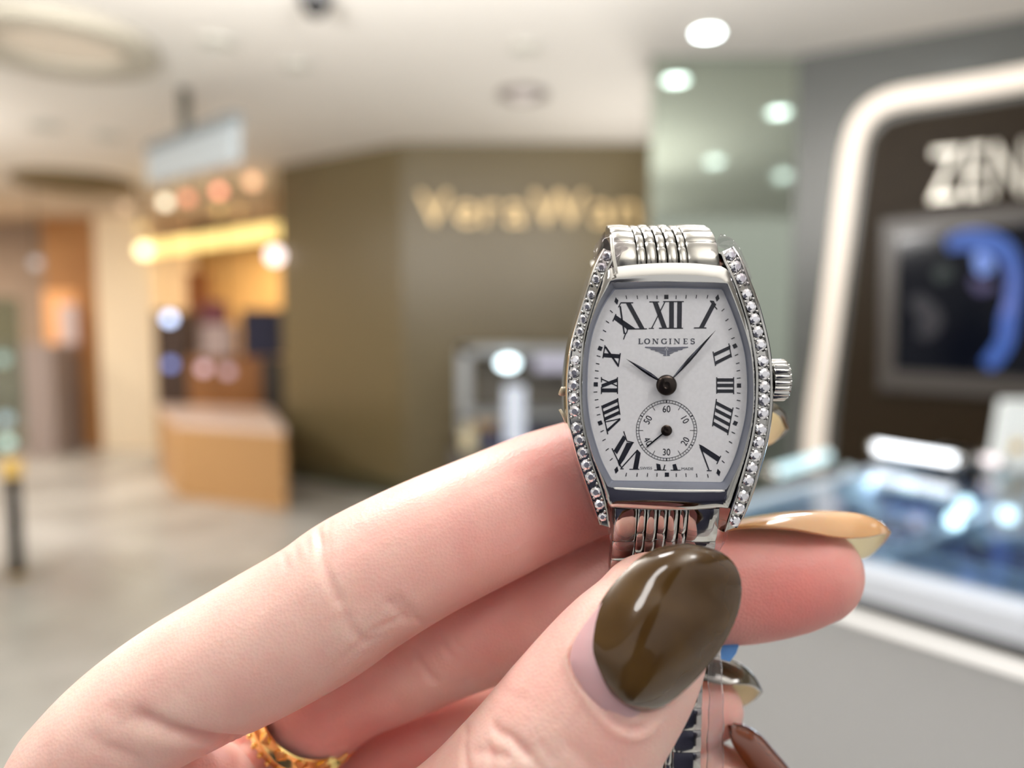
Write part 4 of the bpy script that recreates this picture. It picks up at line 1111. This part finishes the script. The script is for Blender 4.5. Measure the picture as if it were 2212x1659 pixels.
# ================================================================== HAND
def skin_material():
    m = bpy.data.materials.new('skin'); m.use_nodes = True
    nt = m.node_tree; N = nt.nodes; Lk = nt.links; b = N['Principled BSDF']
    tc = N.new('ShaderNodeTexCoord')
    at = N.new('ShaderNodeAttribute'); at.attribute_name = 'flush'
    n1 = N.new('ShaderNodeTexNoise'); n1.inputs['Scale'].default_value = 110; n1.inputs['Detail'].default_value = 5
    r1 = N.new('ShaderNodeValToRGB'); r1.color_ramp.elements[0].position = .32; r1.color_ramp.elements[1].position = .68
    r1.color_ramp.elements[0].color = lin((232, 184, 174)); r1.color_ramp.elements[1].color = lin((244, 208, 196))
    mx = N.new('ShaderNodeMix'); mx.data_type = 'RGBA'; mx.blend_type = 'MIX'
    mx.inputs[7].default_value = lin((216, 114, 112))
    Lk.new(tc.outputs['Object'], n1.inputs['Vector']); Lk.new(n1.outputs['Fac'], r1.inputs[0])
    Lk.new(r1.outputs[0], mx.inputs[6]); Lk.new(at.outputs['Fac'], mx.inputs[0]); Lk.new(mx.outputs[2], b.inputs['Base Color'])
    b.inputs['Roughness'].default_value = .42
    b.inputs['Specular IOR Level'].default_value = .42
    b.inputs['Subsurface Weight'].default_value = .55
    b.inputs['Subsurface Radius'].default_value = (1.0, .34, .22)
    b.inputs['Subsurface Scale'].default_value = .0035
    # fine pores and lines
    v = N.new('ShaderNodeTexVoronoi'); v.inputs['Scale'].default_value = 2600
    n2 = N.new('ShaderNodeTexNoise'); n2.inputs['Scale'].default_value = 700; n2.inputs['Detail'].default_value = 6
    ad = N.new('ShaderNodeMath'); ad.operation = 'ADD'
    bp = N.new('ShaderNodeBump'); bp.inputs['Strength'].default_value = .32; bp.inputs['Distance'].default_value = .00012
    Lk.new(tc.outputs['Object'], v.inputs['Vector']); Lk.new(tc.outputs['Object'], n2.inputs['Vector'])
    Lk.new(v.outputs['Distance'], ad.inputs[0]); Lk.new(n2.outputs['Fac'], ad.inputs[1]); Lk.new(ad.outputs[0], bp.inputs['Height']); Lk.new(bp.outputs[0], b.inputs['Normal'])
    return m
M_SKIN = skin_material()
M_GEL = mat('olive_brown_gel', (60, 41, 16), rough=.2, coat=.7, spec=.15, noise=(160, (74, 54, 26), 2, .35, .7))
M_GELRED = mat('red_brown_gel', (92, 42, 18), rough=.14, coat=1.0)
M_GELBACKLIT = mat('backlit_brown_gel', (190, 148, 104), rough=.12, coat=1.0, sss=(.5, (1, .6, .3), .002))  # brown gel lit from behind, its tan look put into the colour
M_GELBEIGE = mat('beige_nail_underside', (214, 204, 168), rough=.3, coat=.5, sss=(.5, (1, .95, .85), .003))
M_GELDARK = mat('dark_olive_gel', (60, 52, 30), rough=.12, coat=1.0)
M_PLATE = mat('natural_nail', (216, 172, 176), rough=.32, coat=.25, sss=(.3, (1, .5, .4), .002))

def finger(pts, name=None):
    """pts: (px, py, z mm, half width px, half depth mm) -> closed tube verts/faces in world space"""
    c = crom(pts, 7)
    cen = []; W = []; D = []
    for p in c:
        z = p[2]; cen.append(np.array([(p[0]-1106)/FPX*z, (829.5-p[1])/FPX*z, -z])); W.append(p[3]/FPX*z); D.append(p[4])
    n = len(cen); seg = 28; loops = []
    def frame(i):
        t = cen[min(i+1, n-1)] - cen[max(i-1, 0)]; t /= np.linalg.norm(t)
        a = np.cross(t, np.array([0, 0, 1.0])); a /= np.linalg.norm(a); b_ = np.cross(a, t)
        return t, a, b_
    def lp(p, a, b_, w, d): return [cam_to_world(*((p + a*w*math.cos(k*2*math.pi/seg) + b_*d*math.sin(k*2*math.pi/seg))*.001*np.array([1, 1, -1]))) for k in range(seg)]
    t, a, b_ = frame(0)
    for q in (75, 50, 25):
        s, cq = math.sin(math.radians(q)), math.cos(math.radians(q)); loops.append(lp(cen[0]-t*W[0]*s, a, b_, W[0]*cq, D[0]*cq))
    for i in range(n):
        t, a, b_ = frame(i); loops.append(lp(cen[i], a, b_, W[i], D[i]))
    for q in (15, 30, 45, 60, 72, 82):
        s, cq = math.sin(math.radians(q)), math.cos(math.radians(q)); loops.append(lp(cen[-1]+t*W[-1]*s, a, b_, W[-1]*cq, D[-1]*cq))
    return loops
hb = MB()
SEGS = {
 'index': [(165, 1660, 93, 130, 9.5), (258, 1572, 92.5, 137, 9.6), (380, 1492, 92.5, 148, 9.2), (560, 1396, 92.5, 157, 8.9), (690, 1322, 93, 158, 8.9), (775, 1262, 93.5, 157, 8.9), (905, 1190, 95, 150, 8.4), (1060, 1118, 98, 142, 8.0), (1200, 1056, 100.5, 134, 7.6), (1350, 1008, 101.6, 122, 7.2), (1450, 978, 102, 106, 6.6), (1530, 955, 102, 84, 5.6)],
 'middle': [(470, 1850, 116, 118, 7.6), (560, 1690, 114, 118, 7.4), (640, 1575, 111, 120, 7.4), (740, 1478, 109, 128, 7.8), (860, 1418, 107.5, 134, 8.2), (980, 1368, 106.5, 132, 8.2), (1150, 1318, 105.5, 127, 7.9), (1300, 1282, 104.5, 128, 7.8), (1450, 1264, 104, 130, 7.8), (1600, 1262, 104, 126, 7.6), (1700, 1252, 104, 117, 7.0), (1752, 1240, 104, 108, 6.6)],
 'ring': [(420, 2000, 122, 120, 7.6), (640, 1800, 120, 118, 7.4), (850, 1650, 117, 118, 7.4), (1010, 1590, 114, 112, 7.4), (1200, 1555, 111.5, 100, 7.0), (1350, 1545, 109, 96, 6.8), (1480, 1538, 107.5, 86, 6.3), (1538, 1530, 107, 66, 5.2)],
 'little': [(420, 2150, 122, 105, 7), (700, 1960, 121, 100, 6.6), (1000, 1810, 116, 92, 6.3), (1250, 1740, 111, 84, 6), (1420, 1700, 107.5, 84, 5.8), (1540, 1690, 105.5, 80, 5.4), (1580, 1695, 105, 72, 5)],
 'thumb': [(560, 2260, 98, 290, 13), (800, 2030, 92, 255, 12), (1020, 1840, 87.5, 212, 10.4), (1158, 1680, 84.6, 192, 9.2), (1255, 1560, 83.6, 188, 8.4), (1332, 1455, 83.4, 176, 7.4), (1376, 1390, 83.7, 161, 6.8), (1414, 1331, 84.2, 138, 6.0)],
 'web': [(160, 1690, 94, 128, 9.6), (230, 1760, 95.5, 150, 10), (380, 1860, 97, 190, 11), (520, 2020, 99, 260, 12), (560, 2260, 99, 300, 14)],
 'fold': [(200, 1640, 95, 100, 8), (330, 1668, 96.5, 86, 7), (440, 1700, 97.5, 92, 7), (470, 1780, 98, 100, 8)],
 'palm': [(190, 1740, 100, 150, 10), (260, 1950, 107, 200, 13), (420, 2200, 112, 260, 15), (600, 2450, 112, 300, 17), (700, 2800, 112, 260, 15)],
 'palm_back': [(260, 1800, 106, 190, 9), (430, 1980, 116, 200, 10), (560, 2200, 118, 240, 12), (640, 2500, 116, 260, 14)],
}
for nm, pts in SEGS.items():
    hb.loft(finger(pts), caps=(True, True))
HB = P(560, 2260, 99)
tmp_me = bpy.data.meshes.new('hand_base')
tmp_me.from_pydata([tuple(v - HB) for v in hb.v], [], hb.f); tmp_me.update()
tmp = bpy.data.objects.new('hand_base', tmp_me); COL.objects.link(tmp)
rmd = tmp.modifiers.new('join', 'REMESH'); rmd.mode = 'VOXEL'; rmd.voxel_size = HAND_VOXEL
dg = bpy.context.evaluated_depsgraph_get(); dg.update()
sk = bpy.data.meshes.new_from_object(tmp.evaluated_get(dg))
bpy.data.objects.remove(tmp); bpy.data.meshes.remove(tmp_me)
sk.name = 'hand'
nv = len(sk.vertices)
co = np.empty(nv*3); sk.vertices.foreach_get('co', co); co = co.reshape(-1, 3)
ne = len(sk.edges); ed = np.empty(ne*2, dtype=np.int64); sk.edges.foreach_get('vertices', ed); ed = ed.reshape(-1, 2)
deg = np.bincount(ed.ravel(), minlength=nv).astype(float)[:, None]
def lap(c):
    s = np.zeros_like(c)
    for ax in range(3):
        s[:, ax] = np.bincount(ed[:, 0], c[ed[:, 1], ax], nv) + np.bincount(ed[:, 1], c[ed[:, 0], ax], nv)
    return s/deg - c
for it in range(SMOOTH_IT):
    co = co + .6*lap(co)
    if it % 2: co = co - .35*lap(co)
sk.vertices.foreach_set('co', co.ravel()); sk.update()

# creases and folds, pressed into the surface along lines traced in three dimensions
bm = bmesh.new(); bm.from_mesh(sk); bvh = BVHTree.FromBMesh(bm); bm.free()
nrm = np.empty(nv*3); sk.vertices.foreach_get('normal', nrm); nrm = nrm.reshape(-1, 3)
viewdir = np.array(CAM_LOC - HB) - co; viewdir /= np.linalg.norm(viewdir, axis=1)[:, None]
facing = (nrm*viewdir).sum(1)
def on_skin(px, py):
    o = CAM_LOC - HB; d = ray(px, py).normalized()
    hit = bvh.ray_cast(o, d)
    return hit[0]
disp = np.zeros(nv)
def crease(poly, depth, width, mode='in'):
    """depth and width in millimetres"""
    c = crom(poly, 10) if len(poly) > 2 else resample(poly, 10)
    pts = []
    for p in c:
        h = on_skin(p[0], p[1])
        if h is not None: pts.append(np.array(h))
    if len(pts) < 2: return
    pts = np.array(pts)
    med = pts
    lo = pts.min(0) - width*.004; hi = pts.max(0) + width*.004
    sel = np.where(((co > lo) & (co < hi)).all(1) & (facing > -.1))[0]
    if len(sel) == 0: return
    q = co[sel]; best = np.full(len(sel), 1e9); tt = np.zeros(len(sel))
    for i in range(len(pts)-1):
        a, b_ = pts[i], pts[i+1]; ab = b_-a; L = ab@ab
        if L > 4e-5: continue
        if L < 1e-14: continue
        t = np.clip(((q-a)@ab)/L, 0, 1)
        d = np.linalg.norm(q - (a + t[:, None]*ab), axis=1)
        m = d < best; best[m] = d[m]; tt[m] = (i+t[m])/(len(pts)-1)
    w = width*.001
    fall = np.exp(-(best/w)**2) * np.clip(np.minimum(tt, 1-tt)*6, 0.12, 1)
    disp[sel] += (-1 if mode == 'in' else 1)*depth*.001*fall
# first finger: knuckle lines at the middle joint, wrinkles over its lower edge
crease([(690, 1120), (688, 1160), (700, 1225), (722, 1280), (742, 1320)], .42, .55)
crease([(715, 1118), (706, 1160), (720, 1230)], .2, .4)
crease([(742, 1318), (760, 1360), (800, 1395)], .22, .6)
crease([(830, 1290), (862, 1320), (890, 1350)], .3, .5)
crease([(850, 1280), (890, 1325), (915, 1350)], .2, .45)
crease([(790, 1370), (830, 1350), (880, 1330)], .15, .5)
crease([(730, 1440), (770, 1400), (830, 1370)], .12, .6)
for i, x in enumerate([600, 625, 650, 675]): crease([(x, 1178-(x-600)*.68), (x+14, 1205-(x-600)*.68), (x+20, 1235-(x-600)*.68)], .15, .4)
for i in range(9):
    x = 1010 + i*17; crease([(x, 1010-i*6), (x+14, 1036-i*6), (x+22, 1070-i*6)], .06, .3)
crease([(375, 1478), (395, 1500), (415, 1520)], .1, .5)
crease([(230, 1515), (250, 1550), (275, 1575)], .15, .8)
# fold between the first finger and the web of the thumb
crease([(262, 1535), (320, 1562), (380, 1586), (450, 1600), (530, 1598), (600, 1575)], 1.1, 1.1)
crease([(180, 1580), (240, 1625), (330, 1659)], .25, .9)
crease([(230, 1610), (300, 1640)], .2, .6)
crease([(105, 1600), (100, 1640), (104, 1680)], .12, .6)
# middle finger joint
crease([(895, 1385), (905, 1420), (925, 1455), (950, 1482)], .3, .55)
crease([(950, 1365), (962, 1400), (985, 1430)], .3, .5)
crease([(975, 1375), (1000, 1410)], .18, .45)
for i in range(9):
    y = 1160 + i*17; crease([(1590+i*4, y), (1660+i*4, y+20), (1740, y+42)], .05, .35)
# thumb joint wrinkles
crease([(1058, 1552), (1075, 1580), (1100, 1592), (1130, 1620), (1140, 1650)], .38, .55)
crease([(1002, 1600), (1005, 1640), (1012, 1680)], .34, .55)
crease([(1050, 1600), (1062, 1640), (1060, 1680)], .22, .5)
crease([(1012, 1622), (1060, 1628), (1110, 1640)], .24, .5)
crease([(1100, 1600), (1150, 1640), (1180, 1680)], .25, .5)
crease([(1160, 1600), (1200, 1650)], .16, .5)
crease([(1000, 1560), (1010, 1590)], .2, .5)
crease([(1060, 1470), (1100, 1500), (1150, 1520)], .10, .7)
crease([(1210, 1600), (1260, 1640), (1290, 1680)], .16, .6)
# skin fold round the thumb nail
crease([(1262, 1340), (1236, 1385), (1226, 1425), (1250, 1480), (1290, 1535), (1330, 1575), (1375, 1592), (1410, 1575), (1440, 1548)], .34, .5, 'out')
crease([(1240, 1400), (1240, 1440), (1276, 1500), (1325, 1562), (1370, 1578), (1400, 1560)], .45, .45)
amp = disp
co = co + nrm*amp[:, None]
# pigment: redder finger ends, flushed pads
flush = np.zeros(nv)
W3 = co + np.array(HB)
def blob(px, py, z, r, s):
    global flush
    c = np.array(P(px, py, z)); d = np.linalg.norm(W3-c, axis=1)/(r*.001)
    flush = np.maximum(flush, s*np.exp(-d*d))
blob(1700, 1300, 98, 13, .75); blob(1600, 1230, 98, 9, .6); blob(1450, 1264, 97, 16, .55); blob(1250, 1060, 96, 12, .55); blob(1050, 1180, 92, 10, .3)
blob(760, 1560, 106, 14, .45); blob(1100, 1320, 100, 12, .4); blob(1590, 1530, 104, 7, .3); blob(1620, 1650, 102, 8, .35); blob(900, 1640, 112, 14, .6)
blob(520, 1610, 92, 7, .4); blob(1350, 1580, 76, 6, .18)
a_ = sk.attributes.new('flush', 'FLOAT', 'POINT'); a_.data.foreach_set('value', flush.astype(np.float32))
sk.vertices.foreach_set('co', co.ravel()); sk.update()
sk.polygons.foreach_set('use_smooth', [True]*len(sk.polygons))
sk.materials.clear(); sk.materials.append(M_SKIN)
hand = bpy.data.objects.new('hand', sk); COL.objects.link(hand)
hand.location = HB; ORG['hand'] = HB
hand['label'] = "left hand with long glossy brown gel nails, holding up the wristwatch"
hand['category'] = 'hand'

# ---------------------------------------------------------------- nails
def nail(Lp, Rp, bulge, thick, name, m, parent, n=40, ns=20, power=2.0, label=None, m2=None, ridge=None):
    """arched plate between two side edges; ridge = line along its crown, else a crown raised by bulge mm"""
    L = resample(crom(Lp, 8), n); R_ = resample(crom(Rp, 8), n)
    Cn = resample(crom(ridge, 8), n) if ridge else None
    wmax = max(np.linalg.norm(a[:2]-b_[:2]) for a, b_ in zip(L, R_)) + 1e-6
    b = MB(); loops = []
    for i in range(n):
        lt = []
        for k in range(ns+1):
            s = 2*k/ns-1
            q = L[i]*(1-k/ns) + R_[i]*(k/ns)
            w = 1-abs(s)**power
            if Cn is not None:
                q = q + (Cn[i] - (L[i]+R_[i])/2)*w
            else:
                wd = np.linalg.norm(L[i][:2]-R_[i][:2])/wmax
                q = q - np.array([0, 0, bulge])*w*min(1, wd**.8)
            lt.append(P(*q))
        loops.append(lt)
    b.loft(loops, closed=False)
    o = b.out(name, m, parent, smooth=True, label=label)
    mid = o.data.polygons[(n//2)*ns + ns//2]
    cen = (P(*L[n//2]) + P(*R_[n//2]))/2 - ORG[o.name]
    if mid.normal.dot(mid.center - cen) < 0: o.data.flip_normals()
    sm = o.modifiers.new('thickness', 'SOLIDIFY'); sm.thickness = thick*.001; sm.offset = 0
    if m2 is not None:
        o.data.materials.append(m2); sm.material_offset = 1; sm.material_offset_rim = 0
    bevel(o, thick*.00042, 3, 50)
    return o
# thumb
nail([(1372, 1582, 77.5), (1318, 1556, 76.7), (1270, 1498, 76.5), (1235, 1440, 77.1), (1240, 1390, 77.7), (1275, 1335, 78.3), (1340, 1262, 78.7), (1420, 1200, 78.9), (1480, 1188, 78.9)],
     [(1372, 1582, 77.5), (1404, 1566, 77.7), (1440, 1525, 78.1), (1490, 1475, 78.7), (1510, 1410, 79.3), (1535, 1368, 79.5), (1552, 1310, 79.5), (1545, 1240, 79.3), (1480, 1188, 78.9)],
     2.2, .35, 'nail', M_PLATE, hand, label='bare pink base of the grown-out thumb nail')
nail([(1350, 1514, 75.9), (1322, 1490, 75.9), (1292, 1445, 76.6), (1274, 1395, 77.5), (1292, 1325, 78.5), (1325, 1270, 79.1), (1375, 1218, 79.5), (1425, 1190, 79.7), (1487, 1180, 79.6)],
     [(1350, 1514, 75.9), (1384, 1530, 76.5), (1428, 1520, 76.6), (1480, 1480, 77.2), (1533, 1423, 78.2), (1568, 1368, 79.2), (1592, 1305, 80.4), (1592, 1245, 80.2), (1560, 1202, 79.9), (1487, 1180, 79.6)],
     3.6, .8, 'nail_polish', M_GEL, hand, power=2.1, label='olive brown glossy gel on the thumb nail')
# middle finger
nail([(1560, 1146, 98.6), (1620, 1138, 98.0), (1700, 1142, 98.0), (1760, 1152, 98.2), (1810, 1161, 98.6), (1862, 1162, 99.4), (1902, 1155, 101), (1921, 1151, 103.5)],
     [(1560, 1150, 109), (1640, 1150, 110), (1740, 1170, 110), (1810, 1196, 109.5), (1860, 1206, 109), (1890, 1192, 107.5), (1910, 1170, 105.5), (1921, 1150, 103.5)],
     0, .45, 'nail', M_GELBACKLIT, hand, power=2.2, label='brown gel nail of the middle finger, tinted amber as if lit from behind, seen from the side', m2=M_GELBEIGE,
     ridge=[(1560, 1128, 103.5), (1640, 1116, 103.6), (1700, 1109, 103.6), (1770, 1107, 103.8), (1850, 1113, 104), (1900, 1129, 104), (1921, 1150, 103.5)])
# first finger, tip behind the case
nail([(1560, 915, 98.5), (1620, 893, 99), (1662, 887, 100), (1686, 899, 101.5), (1700, 927, 103)],
     [(1560, 960, 109), (1630, 966, 109), (1664, 959, 107.5), (1686, 945, 105.5), (1700, 927, 103)],
     0, .5, 'nail', M_GELDARK, hand, power=2.0, m2=M_GELBEIGE,
     ridge=[(1560, 890, 103), (1630, 880, 103.2), (1668, 882, 103.4), (1692, 899, 103.4), (1700, 927, 103)])
# ring finger
nail([(1500, 1468, 104), (1560, 1479, 103.5), (1598, 1478, 103.6), (1628, 1483, 104.6), (1645, 1496, 106.2)],
     [(1500, 1468, 112), (1566, 1500, 112), (1602, 1523, 110.5), (1628, 1513, 108.5), (1645, 1496, 106.2)],
     0, .5, 'nail', M_GELDARK, hand, power=2.0, m2=M_GELBEIGE,
     ridge=[(1500, 1408, 107.5), (1562, 1423, 107.5), (1600, 1440, 107.3), (1628, 1466, 107), (1645, 1496, 106.2)])
# little finger
nail([(1575, 1566, 101.5), (1584, 1610, 101.2), (1612, 1655, 101.2), (1655, 1710, 102), (1745, 1760, 104.5)],
     [(1592, 1563, 108), (1632, 1595, 109), (1680, 1650, 109.5), (1722, 1700, 108.5), (1745, 1760, 104.5)],
     0, .6, 'nail', M_GELRED, hand, power=2.0, m2=M_GELBEIGE,
     ridge=[(1588, 1562, 104), (1628, 1585, 103.3), (1668, 1630, 103.3), (1708, 1682, 103.6), (1745, 1760, 104.5)])

# ================================================================== RING
M_GOLD = mat('yellow_gold', (244, 214, 138), rough=.16, metal=1.0)
rc = P(668, 1538, 109.5); RR = 8.1
ax = (VIEW_R*.50 + VIEW_U*.70 + VIEW_B*.50).normalized()
e1 = ax.cross(VIEW_B).normalized(); e2 = ax.cross(e1).normalized()
def rp(a, r, s): return rc + (e1*math.cos(a) + e2*math.sin(a))*(r*.001) + ax*(s*.001)
ringt = thing('finger_ring', 'gold ring with a leaf crown edge and a beaded rim on the middle finger', 'ring', rc)
b = MB(); n = 96; loops = []
for r, s in [(RR-.5, -2.2), (RR-.1, -2.4), (RR+.35, -2.0), (RR+.25, -1.2), (RR+.5, -.7), (RR+.75, -.2), (RR+.5, .3), (RR, .6), (RR-.25, 1.6), (RR-.5, 1.7), (RR-.6, 0)]:
    loops.append([rp(2*math.pi*i/n, r, s) for i in range(n)])
b.loft(loops + [loops[0]]); b.out('band', M_GOLD, ringt, smooth=True, sharp=50)
b = MB()
for i in range(34):
    a = 2*math.pi*i/34; b.sphere(rp(a, RR+.3, -2.3), .00042, 8, 6)
b.out('beaded_rim', M_GOLD, ringt)
b = MB()
for i in range(16):
    a = 2*math.pi*i/16; w = .16
    b.hexa([rp(a-w, RR-.1, .4), rp(a, RR+.6, .2), rp(a+w, RR-.1, .4), rp(a, RR-.5, .4), rp(a-.04, RR+.2, 2.3), rp(a, RR+.45, 2.4), rp(a+.04, RR+.2, 2.3), rp(a, RR+.05, 2.3)])
o = b.out('leaf_crown', M_GOLD, ringt, smooth=True, sharp=60); bevel(o, .00012, 2, 30)
